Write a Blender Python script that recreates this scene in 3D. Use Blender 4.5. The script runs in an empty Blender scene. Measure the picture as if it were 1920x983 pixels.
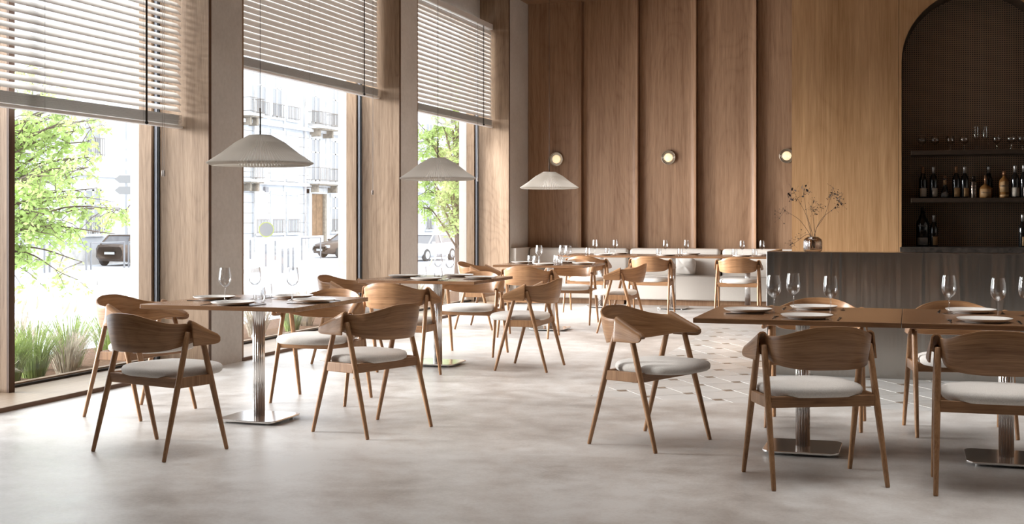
import bpy, math, random
from math import sin, cos, pi, radians, sqrt, atan2
from mathutils import Vector, Matrix

random.seed(7)
S = bpy.context.scene
C = S.collection
EX = S.view_settings
EX.view_transform = 'Standard'
EX.look = 'None'
EX.gamma = 1.0
EX.use_curve_mapping = False
EX.exposure = 0.0

# ------------------------------------------------------------------ camera
cam = bpy.data.cameras.new('camera')
cam.sensor_width = 36.0
cam.lens = 2350.0 / 1920.0 * 36.0
cam.shift_y = -82.5 / 1920.0
cam.clip_end = 500
camo = bpy.data.objects.new('camera', cam)
camo.location = (0, 0, 1.29)
camo.rotation_euler = (pi / 2, 0, math.atan(748 / 2350.0))
C.objects.link(camo)
S.camera = camo

# ------------------------------------------------------------------ sky: even bright overcast
W = bpy.data.worlds.new('overcast_sky')
S.world = W
W.use_nodes = True
bg = W.node_tree.nodes['Background']
bg.inputs['Color'].default_value = (0.93, 0.965, 1.0, 1)
bg.inputs['Strength'].default_value = 4.0

S.cycles.use_denoising = True
S.cycles.max_bounces = 10
S.cycles.diffuse_bounces = 5
S.cycles.glossy_bounces = 4
S.cycles.transparent_max_bounces = 24
S.cycles.sample_clamp_indirect = 6.0
S.cycles.caustics_reflective = False
S.cycles.caustics_refractive = False


def portal(name, x, y, z, sy, sz):
    l = bpy.data.lights.new(name, 'AREA')
    l.shape = 'RECTANGLE'
    l.size = sz
    l.size_y = sy
    l.cycles.is_portal = True
    o = bpy.data.objects.new(name, l)
    o.location = (x, y, z)
    o.rotation_euler = (0, -pi / 2, 0)      # faces +X, into the room
    C.objects.link(o)


BAYS = [(5.80, 9.455), (10.02, 13.66), (14.22, 17.88)]
FILL_WATTS = (14.0, 20.0, 215.0)
for (b0, b1), watts in zip(BAYS, FILL_WATTS):
    portal('window_sky', -6.42, (b0 + b1) / 2, 2.1, b1 - b0, 4.2)
    l = bpy.data.lights.new('window_fill', 'AREA')  # added fill lamp inside the pane, hidden from the camera, boosting the daylight
    l.shape = 'RECTANGLE'
    l.size = 2.3
    l.size_y = b1 - b0 - .1
    l.energy = watts
    l.spread = radians(130)
    l.color = (.96, .98, 1.0)
    o = bpy.data.objects.new('window_fill', l)
    o.location = (-6.20, (b0 + b1) / 2 - .03, 1.22)
    o.rotation_euler = (0, -pi / 2, 0)
    o.visible_camera = False
    C.objects.link(o)

# soft overhead fill, added at ceiling height without fixtures, all above the picture
CEIL = [(-3.2, 6.6, 3.0, 5.0, 36.0), (1.2, 6.8, 4.0, 5.0, 68.0), (-3.0, 12.6, 3.6, 6.0, 80.0)]
for x, y, sx, sy, watts in CEIL:
    l = bpy.data.lights.new('ceiling_fill', 'AREA')
    l.shape = 'RECTANGLE'
    l.size = sx
    l.size_y = sy
    l.energy = watts
    l.spread = radians(76)
    l.color = (1.0, .99, .975)
    o = bpy.data.objects.new('ceiling_fill', l)
    o.location = (x, y, 4.60)
    C.objects.link(o)

# low sun veiled by haze, shining across the street into the windows
sun = bpy.data.lights.new('sun', 'SUN')
sun.energy = 12.5
sun.angle = radians(22)
sun.color = (1.0, .99, .98)
suno = bpy.data.objects.new('sun', sun)
SUN_EL, SUN_AZ = radians(10.5), radians(14)
suno.rotation_euler = Vector((cos(SUN_EL) * cos(SUN_AZ), cos(SUN_EL) * sin(SUN_AZ), -sin(SUN_EL))).to_track_quat('-Z', 'Y').to_euler()
suno.location = (-20, 10, 8)
C.objects.link(suno)

# ------------------------------------------------------------------ helpers
def tag(o, label=None, cat=None, group=None, kind=None):
    if label: o['label'] = label
    if cat: o['category'] = cat
    if group: o['group'] = group
    if kind: o['kind'] = kind
    return o


def empty(name, loc=(0, 0, 0), rz=0.0):
    o = bpy.data.objects.new(name, None)
    o.location = loc
    o.rotation_euler = (0, 0, rz)
    o.empty_display_size = 0.1
    C.objects.link(o)
    return o


class MB:
    def __init__(s):
        s.v = []; s.f = []; s.uv = None

    def box(s, x0, x1, y0, y1, z0, z1):
        n = len(s.v)
        s.v += [(x0, y0, z0), (x1, y0, z0), (x1, y1, z0), (x0, y1, z0), (x0, y0, z1), (x1, y0, z1), (x1, y1, z1), (x0, y1, z1)]
        s.f += [(n, n+3, n+2, n+1), (n+4, n+5, n+6, n+7), (n, n+1, n+5, n+4), (n+1, n+2, n+6, n+5), (n+2, n+3, n+7, n+6), (n+3, n, n+4, n+7)]
        return s

    def prism(s, poly, z0, z1):
        n = len(s.v); k = len(poly)
        s.v += [(p[0], p[1], z0) for p in poly] + [(p[0], p[1], z1) for p in poly]
        s.f.append(tuple(n + i for i in reversed(range(k))))
        s.f.append(tuple(n + k + i for i in range(k)))
        for i in range(k):
            j = (i + 1) % k
            s.f.append((n + i, n + j, n + k + j, n + k + i))
        return s

    def tube(s, pts, rad, n=8, cap=True):
        pts = [Vector(p) for p in pts]
        if not hasattr(rad, '__len__'): rad = [rad] * len(pts)
        base = len(s.v)
        up = None
        for i, p in enumerate(pts):
            a = pts[max(0, i-1)]; b = pts[min(len(pts)-1, i+1)]
            d = (b - a).normalized()
            if up is None:
                up = Vector((0, 0, 1)) if abs(d.z) < .9 else Vector((0, 1, 0))
            x = d.cross(up).normalized(); y = x.cross(d).normalized(); up = y
            for k in range(n):
                t = 2 * pi * k / n
                q = p + (x * cos(t) + y * sin(t)) * rad[i]
                s.v.append(tuple(q))
        for i in range(len(pts) - 1):
            for k in range(n):
                a = base + i*n + k; b = base + i*n + (k+1) % n
                s.f.append((a, b, b + n, a + n))
        if cap:
            s.f.append(tuple(base + k for k in reversed(range(n))))
            s.f.append(tuple(base + (len(pts)-1)*n + k for k in range(n)))
        return s

    def lathe(s, prof, n=24, c=(0, 0, 0), mod=None, closed=False):
        base = len(s.v); m = len(prof)
        for i, (r, z) in enumerate(prof):
            for k in range(n):
                t = 2 * pi * k / n
                rr = r if mod is None else mod(r, k, i)
                s.v.append((c[0] + rr * cos(t), c[1] + rr * sin(t), c[2] + z))
        for i in range(m - 1):
            for k in range(n):
                a = base + i*n + k; b = base + i*n + (k+1) % n
                s.f.append((a, b, b + n, a + n))
        if not closed:
            if prof[0][0] > 1e-6: s.f.append(tuple(base + k for k in reversed(range(n))))
            if prof[-1][0] > 1e-6: s.f.append(tuple(base + (m-1)*n + k for k in range(n)))
        return s

    def quad(s, a, b, c, d):
        n = len(s.v); s.v += [tuple(a), tuple(b), tuple(c), tuple(d)]; s.f.append((n, n+1, n+2, n+3)); return s

    def mesh(s, name, smooth=False):
        me = bpy.data.meshes.new(name)
        me.from_pydata(s.v, [], s.f)
        me.update()
        if smooth:
            me.polygons.foreach_set('use_smooth', [True] * len(me.polygons))
        return me

    def build(s, name, mat, parent=None, smooth=False, loc=(0, 0, 0)):
        me = s.mesh(name, smooth)
        if mat: me.materials.append(mat)
        o = bpy.data.objects.new(name, me)
        C.objects.link(o)
        o.location = loc
        if parent: o.parent = parent
        return o


def bev(o, w=.004, seg=2):
    m = o.modifiers.new('bevel', 'BEVEL'); m.width = w; m.segments = seg; m.limit_method = 'ANGLE'; m.angle_limit = radians(40)
    return o


def copy_tree(o, parent=None):
    c = o.copy(); C.objects.link(c)
    c.parent = parent
    for ch in o.children:
        copy_tree(ch, c)
    return c


def catmull(pts, n):
    """sample a Catmull-Rom curve through pts (tuples) with n spans per segment"""
    P = [Vector(p) for p in pts]
    P = [2 * P[0] - P[1]] + P + [2 * P[-1] - P[-2]]
    out = []
    for i in range(1, len(P) - 2):
        for k in range(n):
            t = k / n
            a, b, c, d = P[i-1], P[i], P[i+1], P[i+2]
            out.append(.5 * ((2*b) + (c-a)*t + (2*a-5*b+4*c-d)*t*t + (-a+3*b-3*c+d)*t**3))
    out.append(P[-2])
    return out


# ------------------------------------------------------------------ materials
def newmat(name):
    m = bpy.data.materials.new(name)
    m.use_nodes = True
    nt = m.node_tree
    nt.nodes.clear()
    out = nt.nodes.new('ShaderNodeOutputMaterial')
    b = nt.nodes.new('ShaderNodeBsdfPrincipled')
    nt.links.new(b.outputs[0], out.inputs[0])
    return m, nt, b, out


def col(c): return (c[0], c[1], c[2], 1)


def ramp(nt, fac, stops):
    r = nt.nodes.new('ShaderNodeValToRGB')
    e = r.color_ramp.elements
    e[0].position, e[0].color = stops[0][0], col(stops[0][1])
    e[1].position, e[1].color = stops[-1][0], col(stops[-1][1])
    for p, c in stops[1:-1]:
        q = e.new(p); q.color = col(c)
    nt.links.new(fac, r.inputs[0])
    return r.outputs[0]


def math_n(nt, op, a, b=None, c=None):
    n = nt.nodes.new('ShaderNodeMath'); n.operation = op
    for i, x in enumerate((a, b, c)):
        if x is None: continue
        if isinstance(x, (int, float)): n.inputs[i].default_value = x
        else: nt.links.new(x, n.inputs[i])
    return n.outputs[0]


def noise(nt, vec, scale, detail=4, rough=.55, dist=0):
    n = nt.nodes.new('ShaderNodeTexNoise')
    n.inputs['Scale'].default_value = scale
    n.inputs['Detail'].default_value = detail
    n.inputs['Roughness'].default_value = rough
    n.inputs['Distortion'].default_value = dist
    nt.links.new(vec, n.inputs['Vector'])
    return n.outputs[0]


def mapping(nt, vec, sc):
    m = nt.nodes.new('ShaderNodeMapping')
    m.inputs['Scale'].default_value = sc
    nt.links.new(vec, m.inputs['Vector'])
    return m.outputs[0]


def obj_coord(nt, which='Object', rand=True):
    t = nt.nodes.new('ShaderNodeTexCoord')
    v = t.outputs[which]
    if rand:
        i = nt.nodes.new('ShaderNodeObjectInfo')
        a = nt.nodes.new('ShaderNodeVectorMath'); a.operation = 'MULTIPLY_ADD'
        a.inputs[1].default_value = (1, 1, 1)
        k = nt.nodes.new('ShaderNodeVectorMath'); k.operation = 'SCALE'
        k.inputs[0].default_value = (7.3, 11.1, 5.7)
        nt.links.new(i.outputs['Random'], k.inputs['Scale'])
        nt.links.new(v, a.inputs[0]); nt.links.new(k.outputs[0], a.inputs[2])
        v = a.outputs[0]
    return v


def add_bump(nt, b, h, strength, dist=.01):
    n = nt.nodes.new('ShaderNodeBump')
    n.inputs['Strength'].default_value = strength
    n.inputs['Distance'].default_value = dist
    nt.links.new(h, n.inputs['Height'])
    nt.links.new(n.outputs[0], b.inputs['Normal'])


def wood(name, dark, light, axis='Z', scale=1.0, rough=.45, coord='Object', contrast=1.0, spec=.4):
    m, nt, b, out = newmat(name)
    v = obj_coord(nt, coord)
    def sc(a, c):
        return {'X': (a, c, c), 'Y': (c, a, c), 'Z': (c, c, a), 'U': (a, c, c)}[axis]
    # broad figure, growth rings bent by slow noise, and fine pores
    n1 = noise(nt, mapping(nt, v, sc(.35 * scale, 5 * scale)), 1.5, 4, .5, .3)
    n2 = noise(nt, mapping(nt, v, sc(.9 * scale, 30 * scale)), 1.0, 4, .6, .25)
    slow = noise(nt, mapping(nt, v, sc(.30 * scale, 1.1 * scale)), 1.0, 2, .5)
    ringf = math_n(nt, 'FRACT', math_n(nt, 'MULTIPLY', slow, 26))
    ring = math_n(nt, 'POWER', math_n(nt, 'ABSOLUTE', math_n(nt, 'MULTIPLY_ADD', ringf, 2, -1)), 3)
    n3 = noise(nt, mapping(nt, v, sc(5 * scale, 150 * scale)), 1.0, 3, .6)
    f = math_n(nt, 'MULTIPLY', n1, .30)
    f = math_n(nt, 'MULTIPLY_ADD', n2, .34, f)
    f = math_n(nt, 'MULTIPLY_ADD', n3, .36, f)
    f = math_n(nt, 'MULTIPLY_ADD', ring, -.04, math_n(nt, 'ADD', f, .010))
    d = .135 / contrast
    c = ramp(nt, f, [(.5 - d, dark), (.5 + d, light)])
    nt.links.new(c, b.inputs['Base Color'])
    b.inputs['Roughness'].default_value = rough
    b.inputs['Specular IOR Level'].default_value = spec
    add_bump(nt, b, n3, .12, .002)
    return m


def plain(name, c, rough=.5, metal=0.0, spec=.5, bump=None, var=0.0, vscale=8):
    m, nt, b, out = newmat(name)
    v = obj_coord(nt)
    if var:
        n = noise(nt, v, vscale, 5, .6)
        lo = tuple(x * (1 - var) for x in c); hi = tuple(min(1, x * (1 + var)) for x in c)
        nt.links.new(ramp(nt, n, [(.32, lo), (.68, hi)]), b.inputs['Base Color'])
    else:
        b.inputs['Base Color'].default_value = col(c)
    b.inputs['Roughness'].default_value = rough
    b.inputs['Metallic'].default_value = metal
    b.inputs['Specular IOR Level'].default_value = spec
    if bump:
        add_bump(nt, b, noise(nt, v, bump[0], 3, .6), bump[1], bump[2] if len(bump) > 2 else .003)
    return m


def thin_glass(name, tint=(1, 1, 1), refl=.9, edge=.0, ior=1.45, rough=0.0, power=4.5):
    """thin clear sheet: see-through straight on, mirror-like at grazing angles, darker rims"""
    m, nt, b, out = newmat(name)
    nt.nodes.remove(b)
    tr = nt.nodes.new('ShaderNodeBsdfTransparent')
    gl = nt.nodes.new('ShaderNodeBsdfGlossy')
    gl.inputs['Roughness'].default_value = rough
    gl.inputs['Color'].default_value = (refl, refl, refl, 1)
    f0 = ((ior - 1) / (ior + 1)) ** 2 * 1.7
    fw = nt.nodes.new('ShaderNodeLayerWeight'); fw.inputs['Blend'].default_value = .5
    fr = math_n(nt, 'MULTIPLY_ADD', math_n(nt, 'POWER', fw.outputs['Facing'], power), 1 - f0, f0)
    if edge > 0:
        lw = nt.nodes.new('ShaderNodeLayerWeight'); lw.inputs['Blend'].default_value = .35
        k = math_n(nt, 'POWER', lw.outputs['Facing'], 2.2)
        dk = tuple(t * (1 - edge) for t in tint)
        nt.links.new(ramp(nt, k, [(0, tint), (1, dk)]), tr.inputs['Color'])
    else:
        tr.inputs['Color'].default_value = col(tint)
    mx = nt.nodes.new('ShaderNodeMixShader')
    nt.links.new(fr, mx.inputs[0]); nt.links.new(tr.outputs[0], mx.inputs[1]); nt.links.new(gl.outputs[0], mx.inputs[2])
    nt.links.new(mx.outputs[0], out.inputs[0])
    return m


def translucent(name, c, amount=.4, rough=.6, var=.1, vscale=6):
    m, nt, b, out = newmat(name)
    v = obj_coord(nt)
    n = noise(nt, v, vscale, 3)
    cc = ramp(nt, n, [(.3, tuple(x * (1 - var) for x in c)), (.7, tuple(min(1, x * (1 + var)) for x in c))])
    nt.links.new(cc, b.inputs['Base Color'])
    b.inputs['Roughness'].default_value = rough
    t = nt.nodes.new('ShaderNodeBsdfTranslucent')
    nt.links.new(cc, t.inputs['Color'])
    mx = nt.nodes.new('ShaderNodeMixShader'); mx.inputs[0].default_value = amount
    nt.links.new(b.outputs[0], mx.inputs[1]); nt.links.new(t.outputs[0], mx.inputs[2])
    nt.links.new(mx.outputs[0], out.inputs[0])
    return m


def emit(name, c, s):
    m, nt, b, out = newmat(name)
    b.inputs['Base Color'].default_value = col(c)
    b.inputs['Emission Color'].default_value = col(c)
    b.inputs['Emission Strength'].default_value = s
    return m


M = {}
OAK_D, OAK_L = (.115, .055, .024), (.30, .165, .083)
M['chair_wood'] = wood('chair_oak', (.19, .090, .038), (.41, .225, .11), 'Z', 1.6, .42)
M['chair_rail'] = wood('chair_oak_rail', (.17, .080, .034), (.37, .20, .098), 'X', 1.6, .42)
M['chair_shell'] = wood('chair_oak_shell', (.18, .084, .036), (.42, .23, .112), 'U', 1.7, .36, 'UV')
M['table_wood'] = wood('table_oak', (.13, .060, .028), (.27, .145, .073), 'X', 1.1, .24, spec=.65)
M['panel_wood'] = wood('panel_oak', (.185, .098, .052), (.36, .22, .132), 'Z', .8, .5, spec=.3)
M['bar_wood'] = wood('bar_oak', (.36, .19, .080), (.60, .36, .185), 'Z', .7, .48, spec=.3)
M['reveal_wood'] = wood('reveal_oak', (.16, .098, .058), (.34, .238, .158), 'Z', 1.2, .5, spec=.3)
M['sill_wood'] = wood('sill_oak', (.22, .15, .10), (.36, .27, .19), 'Y', 1.2, .4)
M['ceil_wood'] = wood('ceiling_oak', (.16, .085, .042), (.28, .16, .09), 'Y', .8, .5)
M['edge_wood'] = wood('sill_edge_oak', (.11, .062, .036), (.20, .12, .075), 'Y', 1.2, .5)
M['dark_wood'] = wood('edge_oak', (.05, .024, .012), (.11, .055, .028), 'Z', 1.2, .5)
M['chrome'] = plain('polished_steel', (.90, .885, .87), .17, 1.0)
M['black'] = plain('black_gasket', (.012, .011, .010), .5)
M['alu'] = plain('aluminium', (.27, .275, .30), .45, .6)
M['cord'] = plain('cord_black', (.015, .013, .012), .7)
M['cordgrey'] = plain('cord_grey', (.25, .22, .2), .6)
M['plate'] = plain('stoneware', (.72, .69, .65), .22, 0, .5, None, .04, 30)
M['napkin'] = plain('cutlery_black', (.045, .038, .034), .32, .85)
M['glass'] = thin_glass('drinking_glass', (.96, .96, .96), 1.0, .85, 1.55, 0.0, 3.2)
M['pane'] = thin_glass('window_pane', (.985, .99, .99), 1.0, 0, 1.25)
M['vase'] = thin_glass('smoked_vase', (.74, .69, .64), 1.0, .85, 1.6)
M['shade'] = translucent('pleated_shade', (.60, .565, .515), .30, .7, .03)
M['slat'] = translucent('blind_slat', (.80, .775, .745), .15, .45, .02)
M['stem'] = plain('dark_metal', (.035, .027, .022), .4, .8)
M['bronze'] = plain('bronze_metal', (.075, .052, .036), .42, .7, .5, None, .1, 20)
M['stone'] = plain('dark_stone', (.055, .045, .038), .35, 0, .5, None, .55, 30)
M['leaf_dark'] = plain('dried_leaf', (.035, .020, .016), .7)
M['twig'] = plain('twig', (.055, .033, .022), .8)
M['pillow'] = plain('linen', (.62, .585, .54), .9, 0, .2, (90, .25, .004), .05, 20)
M['white_paint'] = plain('white_paint', (.6, .6, .6), .5)


def fabric(name, c, s=260, var=.10):
    m, nt, b, out = newmat(name)
    v = obj_coord(nt)
    n = noise(nt, v, s, 3, .7)
    nt.links.new(ramp(nt, n, [(.3, tuple(x * (1 - 2.2 * var) for x in c)), (.7, tuple(min(1, x * (1 + var)) for x in c))]), b.inputs['Base Color'])
    b.inputs['Roughness'].default_value = .95
    b.inputs['Specular IOR Level'].default_value = .15
    b.inputs['Sheen Weight'].default_value = .15
    add_bump(nt, b, n, .5, .003)
    return m


M['seat'] = fabric('seat_fabric', (.70, .665, .62))
M['bench'] = fabric('bench_fabric', (.60, .55, .495), 200, .06)


def concrete_floor():
    m, nt, b, out = newmat('polished_concrete')
    v = obj_coord(nt, 'Object', False)
    n1 = noise(nt, v, .55, 6, .6, .6)
    n2 = noise(nt, v, 5.0, 6, .65)
    n3 = noise(nt, v, 60, 3, .6)
    f = math_n(nt, 'MULTIPLY', n1, .55)
    f = math_n(nt, 'MULTIPLY_ADD', n2, .33, f)
    f = math_n(nt, 'MULTIPLY_ADD', n3, .12, f)
    nt.links.new(ramp(nt, f, [(.40, (.38, .345, .315)), (.49, (.53, .495, .462)), (.58, (.66, .638, .612))]), b.inputs['Base Color'])
    r = math_n(nt, 'MULTIPLY_ADD', n2, .30, .16)
    r = math_n(nt, 'MULTIPLY_ADD', n1, .12, r)
    nt.links.new(r, b.inputs['Roughness'])
    b.inputs['Specular IOR Level'].default_value = .5
    add_bump(nt, b, n2, .05, .01)
    return m


def concrete_wall():
    m, nt, b, out = newmat('raw_plaster')
    v = obj_coord(nt, 'Object', False)
    n1 = noise(nt, v, 1.3, 6, .6, .3)
    n2 = noise(nt, v, 26, 5, .65)
    f = math_n(nt, 'MULTIPLY_ADD', n2, .4, math_n(nt, 'MULTIPLY', n1, .6))
    nt.links.new(ramp(nt, f, [(.35, (.52, .495, .46)), (.65, (.65, .625, .59))]), b.inputs['Base Color'])
    b.inputs['Roughness'].default_value = .8
    b.inputs['Specular IOR Level'].default_value = .2
    add_bump(nt, b, n2, .15, .004)
    return m


def marble():
    m, nt, b, out = newmat('marble_tile')
    v = obj_coord(nt, 'Object')
    n1 = noise(nt, v, 5, 6, .65, 1.6)
    i = nt.nodes.new('ShaderNodeObjectInfo')
    f = math_n(nt, 'MULTIPLY_ADD', i.outputs['Random'], .30, math_n(nt, 'MULTIPLY', n1, .7))
    nt.links.new(ramp(nt, f, [(.20, (.38, .335, .28)), (.36, (.50, .485, .46)), (.75, (.59, .58, .565))]), b.inputs['Base Color'])
    b.inputs['Roughness'].default_value = .28
    return m


def bar_metal():
    m, nt, b, out = newmat('rippled_steel')
    v = obj_coord(nt, 'Object', False)
    n1 = noise(nt, mapping(nt, v, (4.2, 1, .14)), 1.0, 1, .45, 1.6)
    n2 = noise(nt, mapping(nt, v, (11, 1, .35)), 1.0, 2, .5, 1.2)
    f = math_n(nt, 'MULTIPLY_ADD', n2, .10, n1)
    b.inputs['Base Color'].default_value = (.46, .435, .405, 1)
    b.inputs['Metallic'].default_value = 1.0
    b.inputs['Roughness'].default_value = .2
    add_bump(nt, b, f, .7, .03)
    return m


def perforated():
    m, nt, b, out = newmat('perforated_metal')
    t = nt.nodes.new('ShaderNodeTexCoord')
    s = nt.nodes.new('ShaderNodeSeparateXYZ')
    nt.links.new(t.outputs['Object'], s.inputs[0])
    def cell(o):
        f = math_n(nt, 'FRACT', math_n(nt, 'MULTIPLY', o, 1 / .0205))
        return math_n(nt, 'ABSOLUTE', math_n(nt, 'SUBTRACT', f, .5))
    mx = math_n(nt, 'MAXIMUM', cell(s.outputs[0]), cell(s.outputs[2]))
    hole = math_n(nt, 'LESS_THAN', mx, .27)
    c = ramp(nt, hole, [(0, (.40, .27, .18)), (1, (.014, .011, .008))])
    nt.links.new(c, b.inputs['Base Color'])
    nt.links.new(math_n(nt, 'MULTIPLY_ADD', hole, -.6, .6), b.inputs['Metallic'])
    b.inputs['Roughness'].default_value = .45
    h = math_n(nt, 'SUBTRACT', 1, hole)
    add_bump(nt, b, h, .6, .004)
    return m


M['floor'] = concrete_floor()
M['plaster'] = concrete_wall()
M['marble'] = marble()
M['dot'] = plain('brown_marble', (.20, .155, .12), .3, 0, .5, None, .35, 40)
M['grout'] = plain('grout', (.66, .65, .63), .7)
M['bar_metal'] = bar_metal()
M['perf'] = perforated()
# outdoors
M['street'] = plain('street', (0.600, 0.630, 0.680), .8, 0, .2, None, .14, 1.2)
M['kerb'] = plain('kerb_stone', (0.560, 0.540, 0.520), .8, 0, .2, None, .25, 2)
M['facade'] = plain('facade_stone', (0.540, 0.560, 0.590), .9, 0, .2, None, .08, .5)
M['facade_trim'] = plain('facade_trim', (0.600, 0.610, 0.620), .9, 0, .2, None, .2, 2)
M['facade_dark'] = plain('darker_facade_stone', (.28, .245, .20), .9, 0, .2, None, .3, 4)  # darker stone tone for joints, balcony undersides, brackets and one door jamb
M['winframe'] = plain('white_window_frame', (0.560, 0.570, 0.580), .7)
M['winpane'] = plain('far_pane', (.26, .27, .29), .3)
M['shutter'] = plain('white_shutter', (0.510, 0.530, 0.570), .8)
M['rail_iron'] = plain('weathered_iron', (.22, .20, .18), .7)
M['door_wood'] = plain('weathered_door', (0.230, 0.144, 0.084), .8, 0, .2, None, .25, 3)
M['post'] = plain('grey_post', (.24, .24, .25), .6)
M['soil'] = plain('soil', (0.150, 0.090, 0.060), .95, 0, .1, None, .4, 25)
M['rock'] = plain('rock', (0.320, 0.310, 0.300), .9, 0, .2, (30, .6, .02), .35, 14)
M['leaf'] = translucent('spring_leaf', (.48, .60, .23), .58, .6, .30, 3)
M['branch'] = plain('bark', (0.120, 0.084, 0.068), .9)
M['blade_green'] = translucent('green_blade', (.27, .36, .11), .4, .7, .4, 9)
M['blade_dry'] = translucent('dry_blade', (.52, .46, .37), .4, .7, .35, 9)
M['plume'] = translucent('grass_plume', (.90, .86, .78), .6, .9, .08, 20)
M['car_dark'] = plain('car_paint_brown', (0.110, 0.076, 0.056), .25, .3, .6)
M['car_white'] = plain('car_paint_white', (0.600, 0.610, 0.640), .3)
M['car_glass'] = plain('car_glass', (0.160, 0.160, 0.170), .08, 0, .9)
M['tyre'] = plain('tyre', (0.060, 0.056, 0.054), .8)
M['sign_grey'] = plain('sign_grey', (0.240, 0.240, 0.240), .6)
M['sign_white'] = plain('sign_white', (0.520, 0.530, 0.540), .6)
M['sign_yellow'] = plain('sign_yellow', (0.360, 0.400, 0.100), .6)
M['bulb'] = emit('warm_bulb', (1.0, .80, .50), 1.15)

XW = -5.74      # room face of the window wall
YB = 18.86      # back wall
ZC = 4.65       # ceiling

# ================================================================== SETTING
# ---- floor with the inlaid marble field
fx0, fx1, fy0, fy1 = -2.21, 1.7, 8.82, 14.78
mb = MB()
mb.box(XW, fx0, -4.2, YB, -.12, 0)
mb.box(fx0, fx1, -4.2, fy0, -.12, 0)
mb.box(fx0, fx1, fy1, YB, -.12, 0)
mb.box(fx1, 5.2, -4.2, YB, -.12, 0)
floor = mb.build('floor', M['floor'])
tag(floor, 'polished pale grey concrete floor running through the room', 'floor', kind='structure')
gb = MB().box(fx0, fx1, fy0, fy1, -.12, -.0035).build('grout_bed', M['grout'], floor)


def clip(poly, x0, x1, y0, y1):
    def cut(p, ins, inter):
        o = []
        for i in range(len(p)):
            a, b = p[i], p[(i + 1) % len(p)]
            if ins(a):
                o.append(a)
                if not ins(b): o.append(inter(a, b))
            elif ins(b): o.append(inter(a, b))
        return o
    def ix(x): return lambda a, b: (x, a[1] + (b[1]-a[1]) * (x-a[0]) / (b[0]-a[0]))
    def iy(y): return lambda a, b: (a[0] + (b[0]-a[0]) * (y-a[1]) / (b[1]-a[1]), y)
    for ins, it in ((lambda p: p[0] >= x0, ix(x0)), (lambda p: p[0] <= x1, ix(x1)), (lambda p: p[1] >= y0, iy(y0)), (lambda p: p[1] <= y1, iy(y1))):
        poly = cut(poly, ins, it)
        if len(poly) < 3: return []
    return poly


ta, tb, g = .3452, .0765, .0045
ang = radians(-57.5)
e1 = Vector((cos(ang), sin(ang))); e2 = Vector((-sin(ang), cos(ang)))
v1 = ta * e1 + tb * e2; v2 = -tb * e1 + ta * e2
dot0 = Vector((-2.052, 13.675))
org = dot0 - (e1 * (ta + tb / 2) + e2 * (tb / 2))
full = {}
for i in range(-40, 41):
    for j in range(-40, 41):
        o = org + v1 * i + v2 * j
        for kind, a0, a1, b0, b1 in (('tile', 0, ta, 0, ta), ('dot', ta, ta + tb, 0, tb)):
            q = [o + e1 * x + e2 * y for x, y in ((a0 + g, b0 + g), (a1 - g, b0 + g), (a1 - g, b1 - g), (a0 + g, b1 - g))]
            cx_ = sum((p.x for p in q)) / 4; cy_ = sum((p.y for p in q)) / 4
            if cx_ < fx0 - .3 or cx_ > fx1 + .3 or cy_ < fy0 - .3 or cy_ > fy1 + .3: continue
            # nothing of the field behind the bar front can be seen
            if cy_ > 10.75 and cx_ > -1.1: continue
            pl = clip([(p.x, p.y) for p in q], fx0, fx1, fy0, fy1)
            if len(pl) < 3: continue
            ar = abs(sum(pl[k][0] * pl[(k+1) % len(pl)][1] - pl[(k+1) % len(pl)][0] * pl[k][1] for k in range(len(pl)))) / 2
            if ar < .0006: continue
            whole = len(pl) == 4 and all((Vector(pl[k]) - q[k]).length < 1e-6 for k in range(4))
            nm = 'marble_tile' if kind == 'tile' else 'corner_tile'
            mt = M['marble'] if kind == 'tile' else M['dot']
            loc = Vector((cx_, cy_, 0))
            if whole:
                if kind not in full:
                    full[kind] = MB().prism([(p[0] - cx_, p[1] - cy_) for p in pl], -.02, 0).mesh(nm)
                    full[kind].materials.append(mt)
                ob = bpy.data.objects.new(nm, full[kind]); C.objects.link(ob)
                ob.location = loc; ob.parent = floor
            else:
                MB().prism([(p[0] - cx_, p[1] - cy_) for p in pl], -.02, 0).build(nm, mt, floor, loc=loc)

# ---- ceiling
ceil = MB().box(-6.6, 5.2, -4.2, 19.2, ZC, ZC + .1).build('ceiling', M['ceil_wood'])
tag(ceil, 'brown oak ceiling just visible above the panelled wall', 'ceiling', kind='structure')

# ---- window wall
wl = empty('wall_left', (XW, 0, 0))
tag(wl, 'taupe plaster piers standing between the tall windows', 'wall', kind='structure')
def abs_child(o, parent):
    o.parent = parent
    o.matrix_parent_inverse = Matrix.Translation(parent.location).inverted()
    return o
piers = [(9.497, 10.018), (13.70, 14.22), (17.925, 19.2), (-4.2, 5.80)]
for a, b in piers:
    abs_child(MB().box(-6.55, XW, a, b, 0, ZC).build('pier', M['plaster']), wl)
for a, b in BAYS:
    abs_child(MB().box(-6.55, -6.2, a, b + .04, 4.2, ZC).build('header', M['plaster']), wl)

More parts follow.
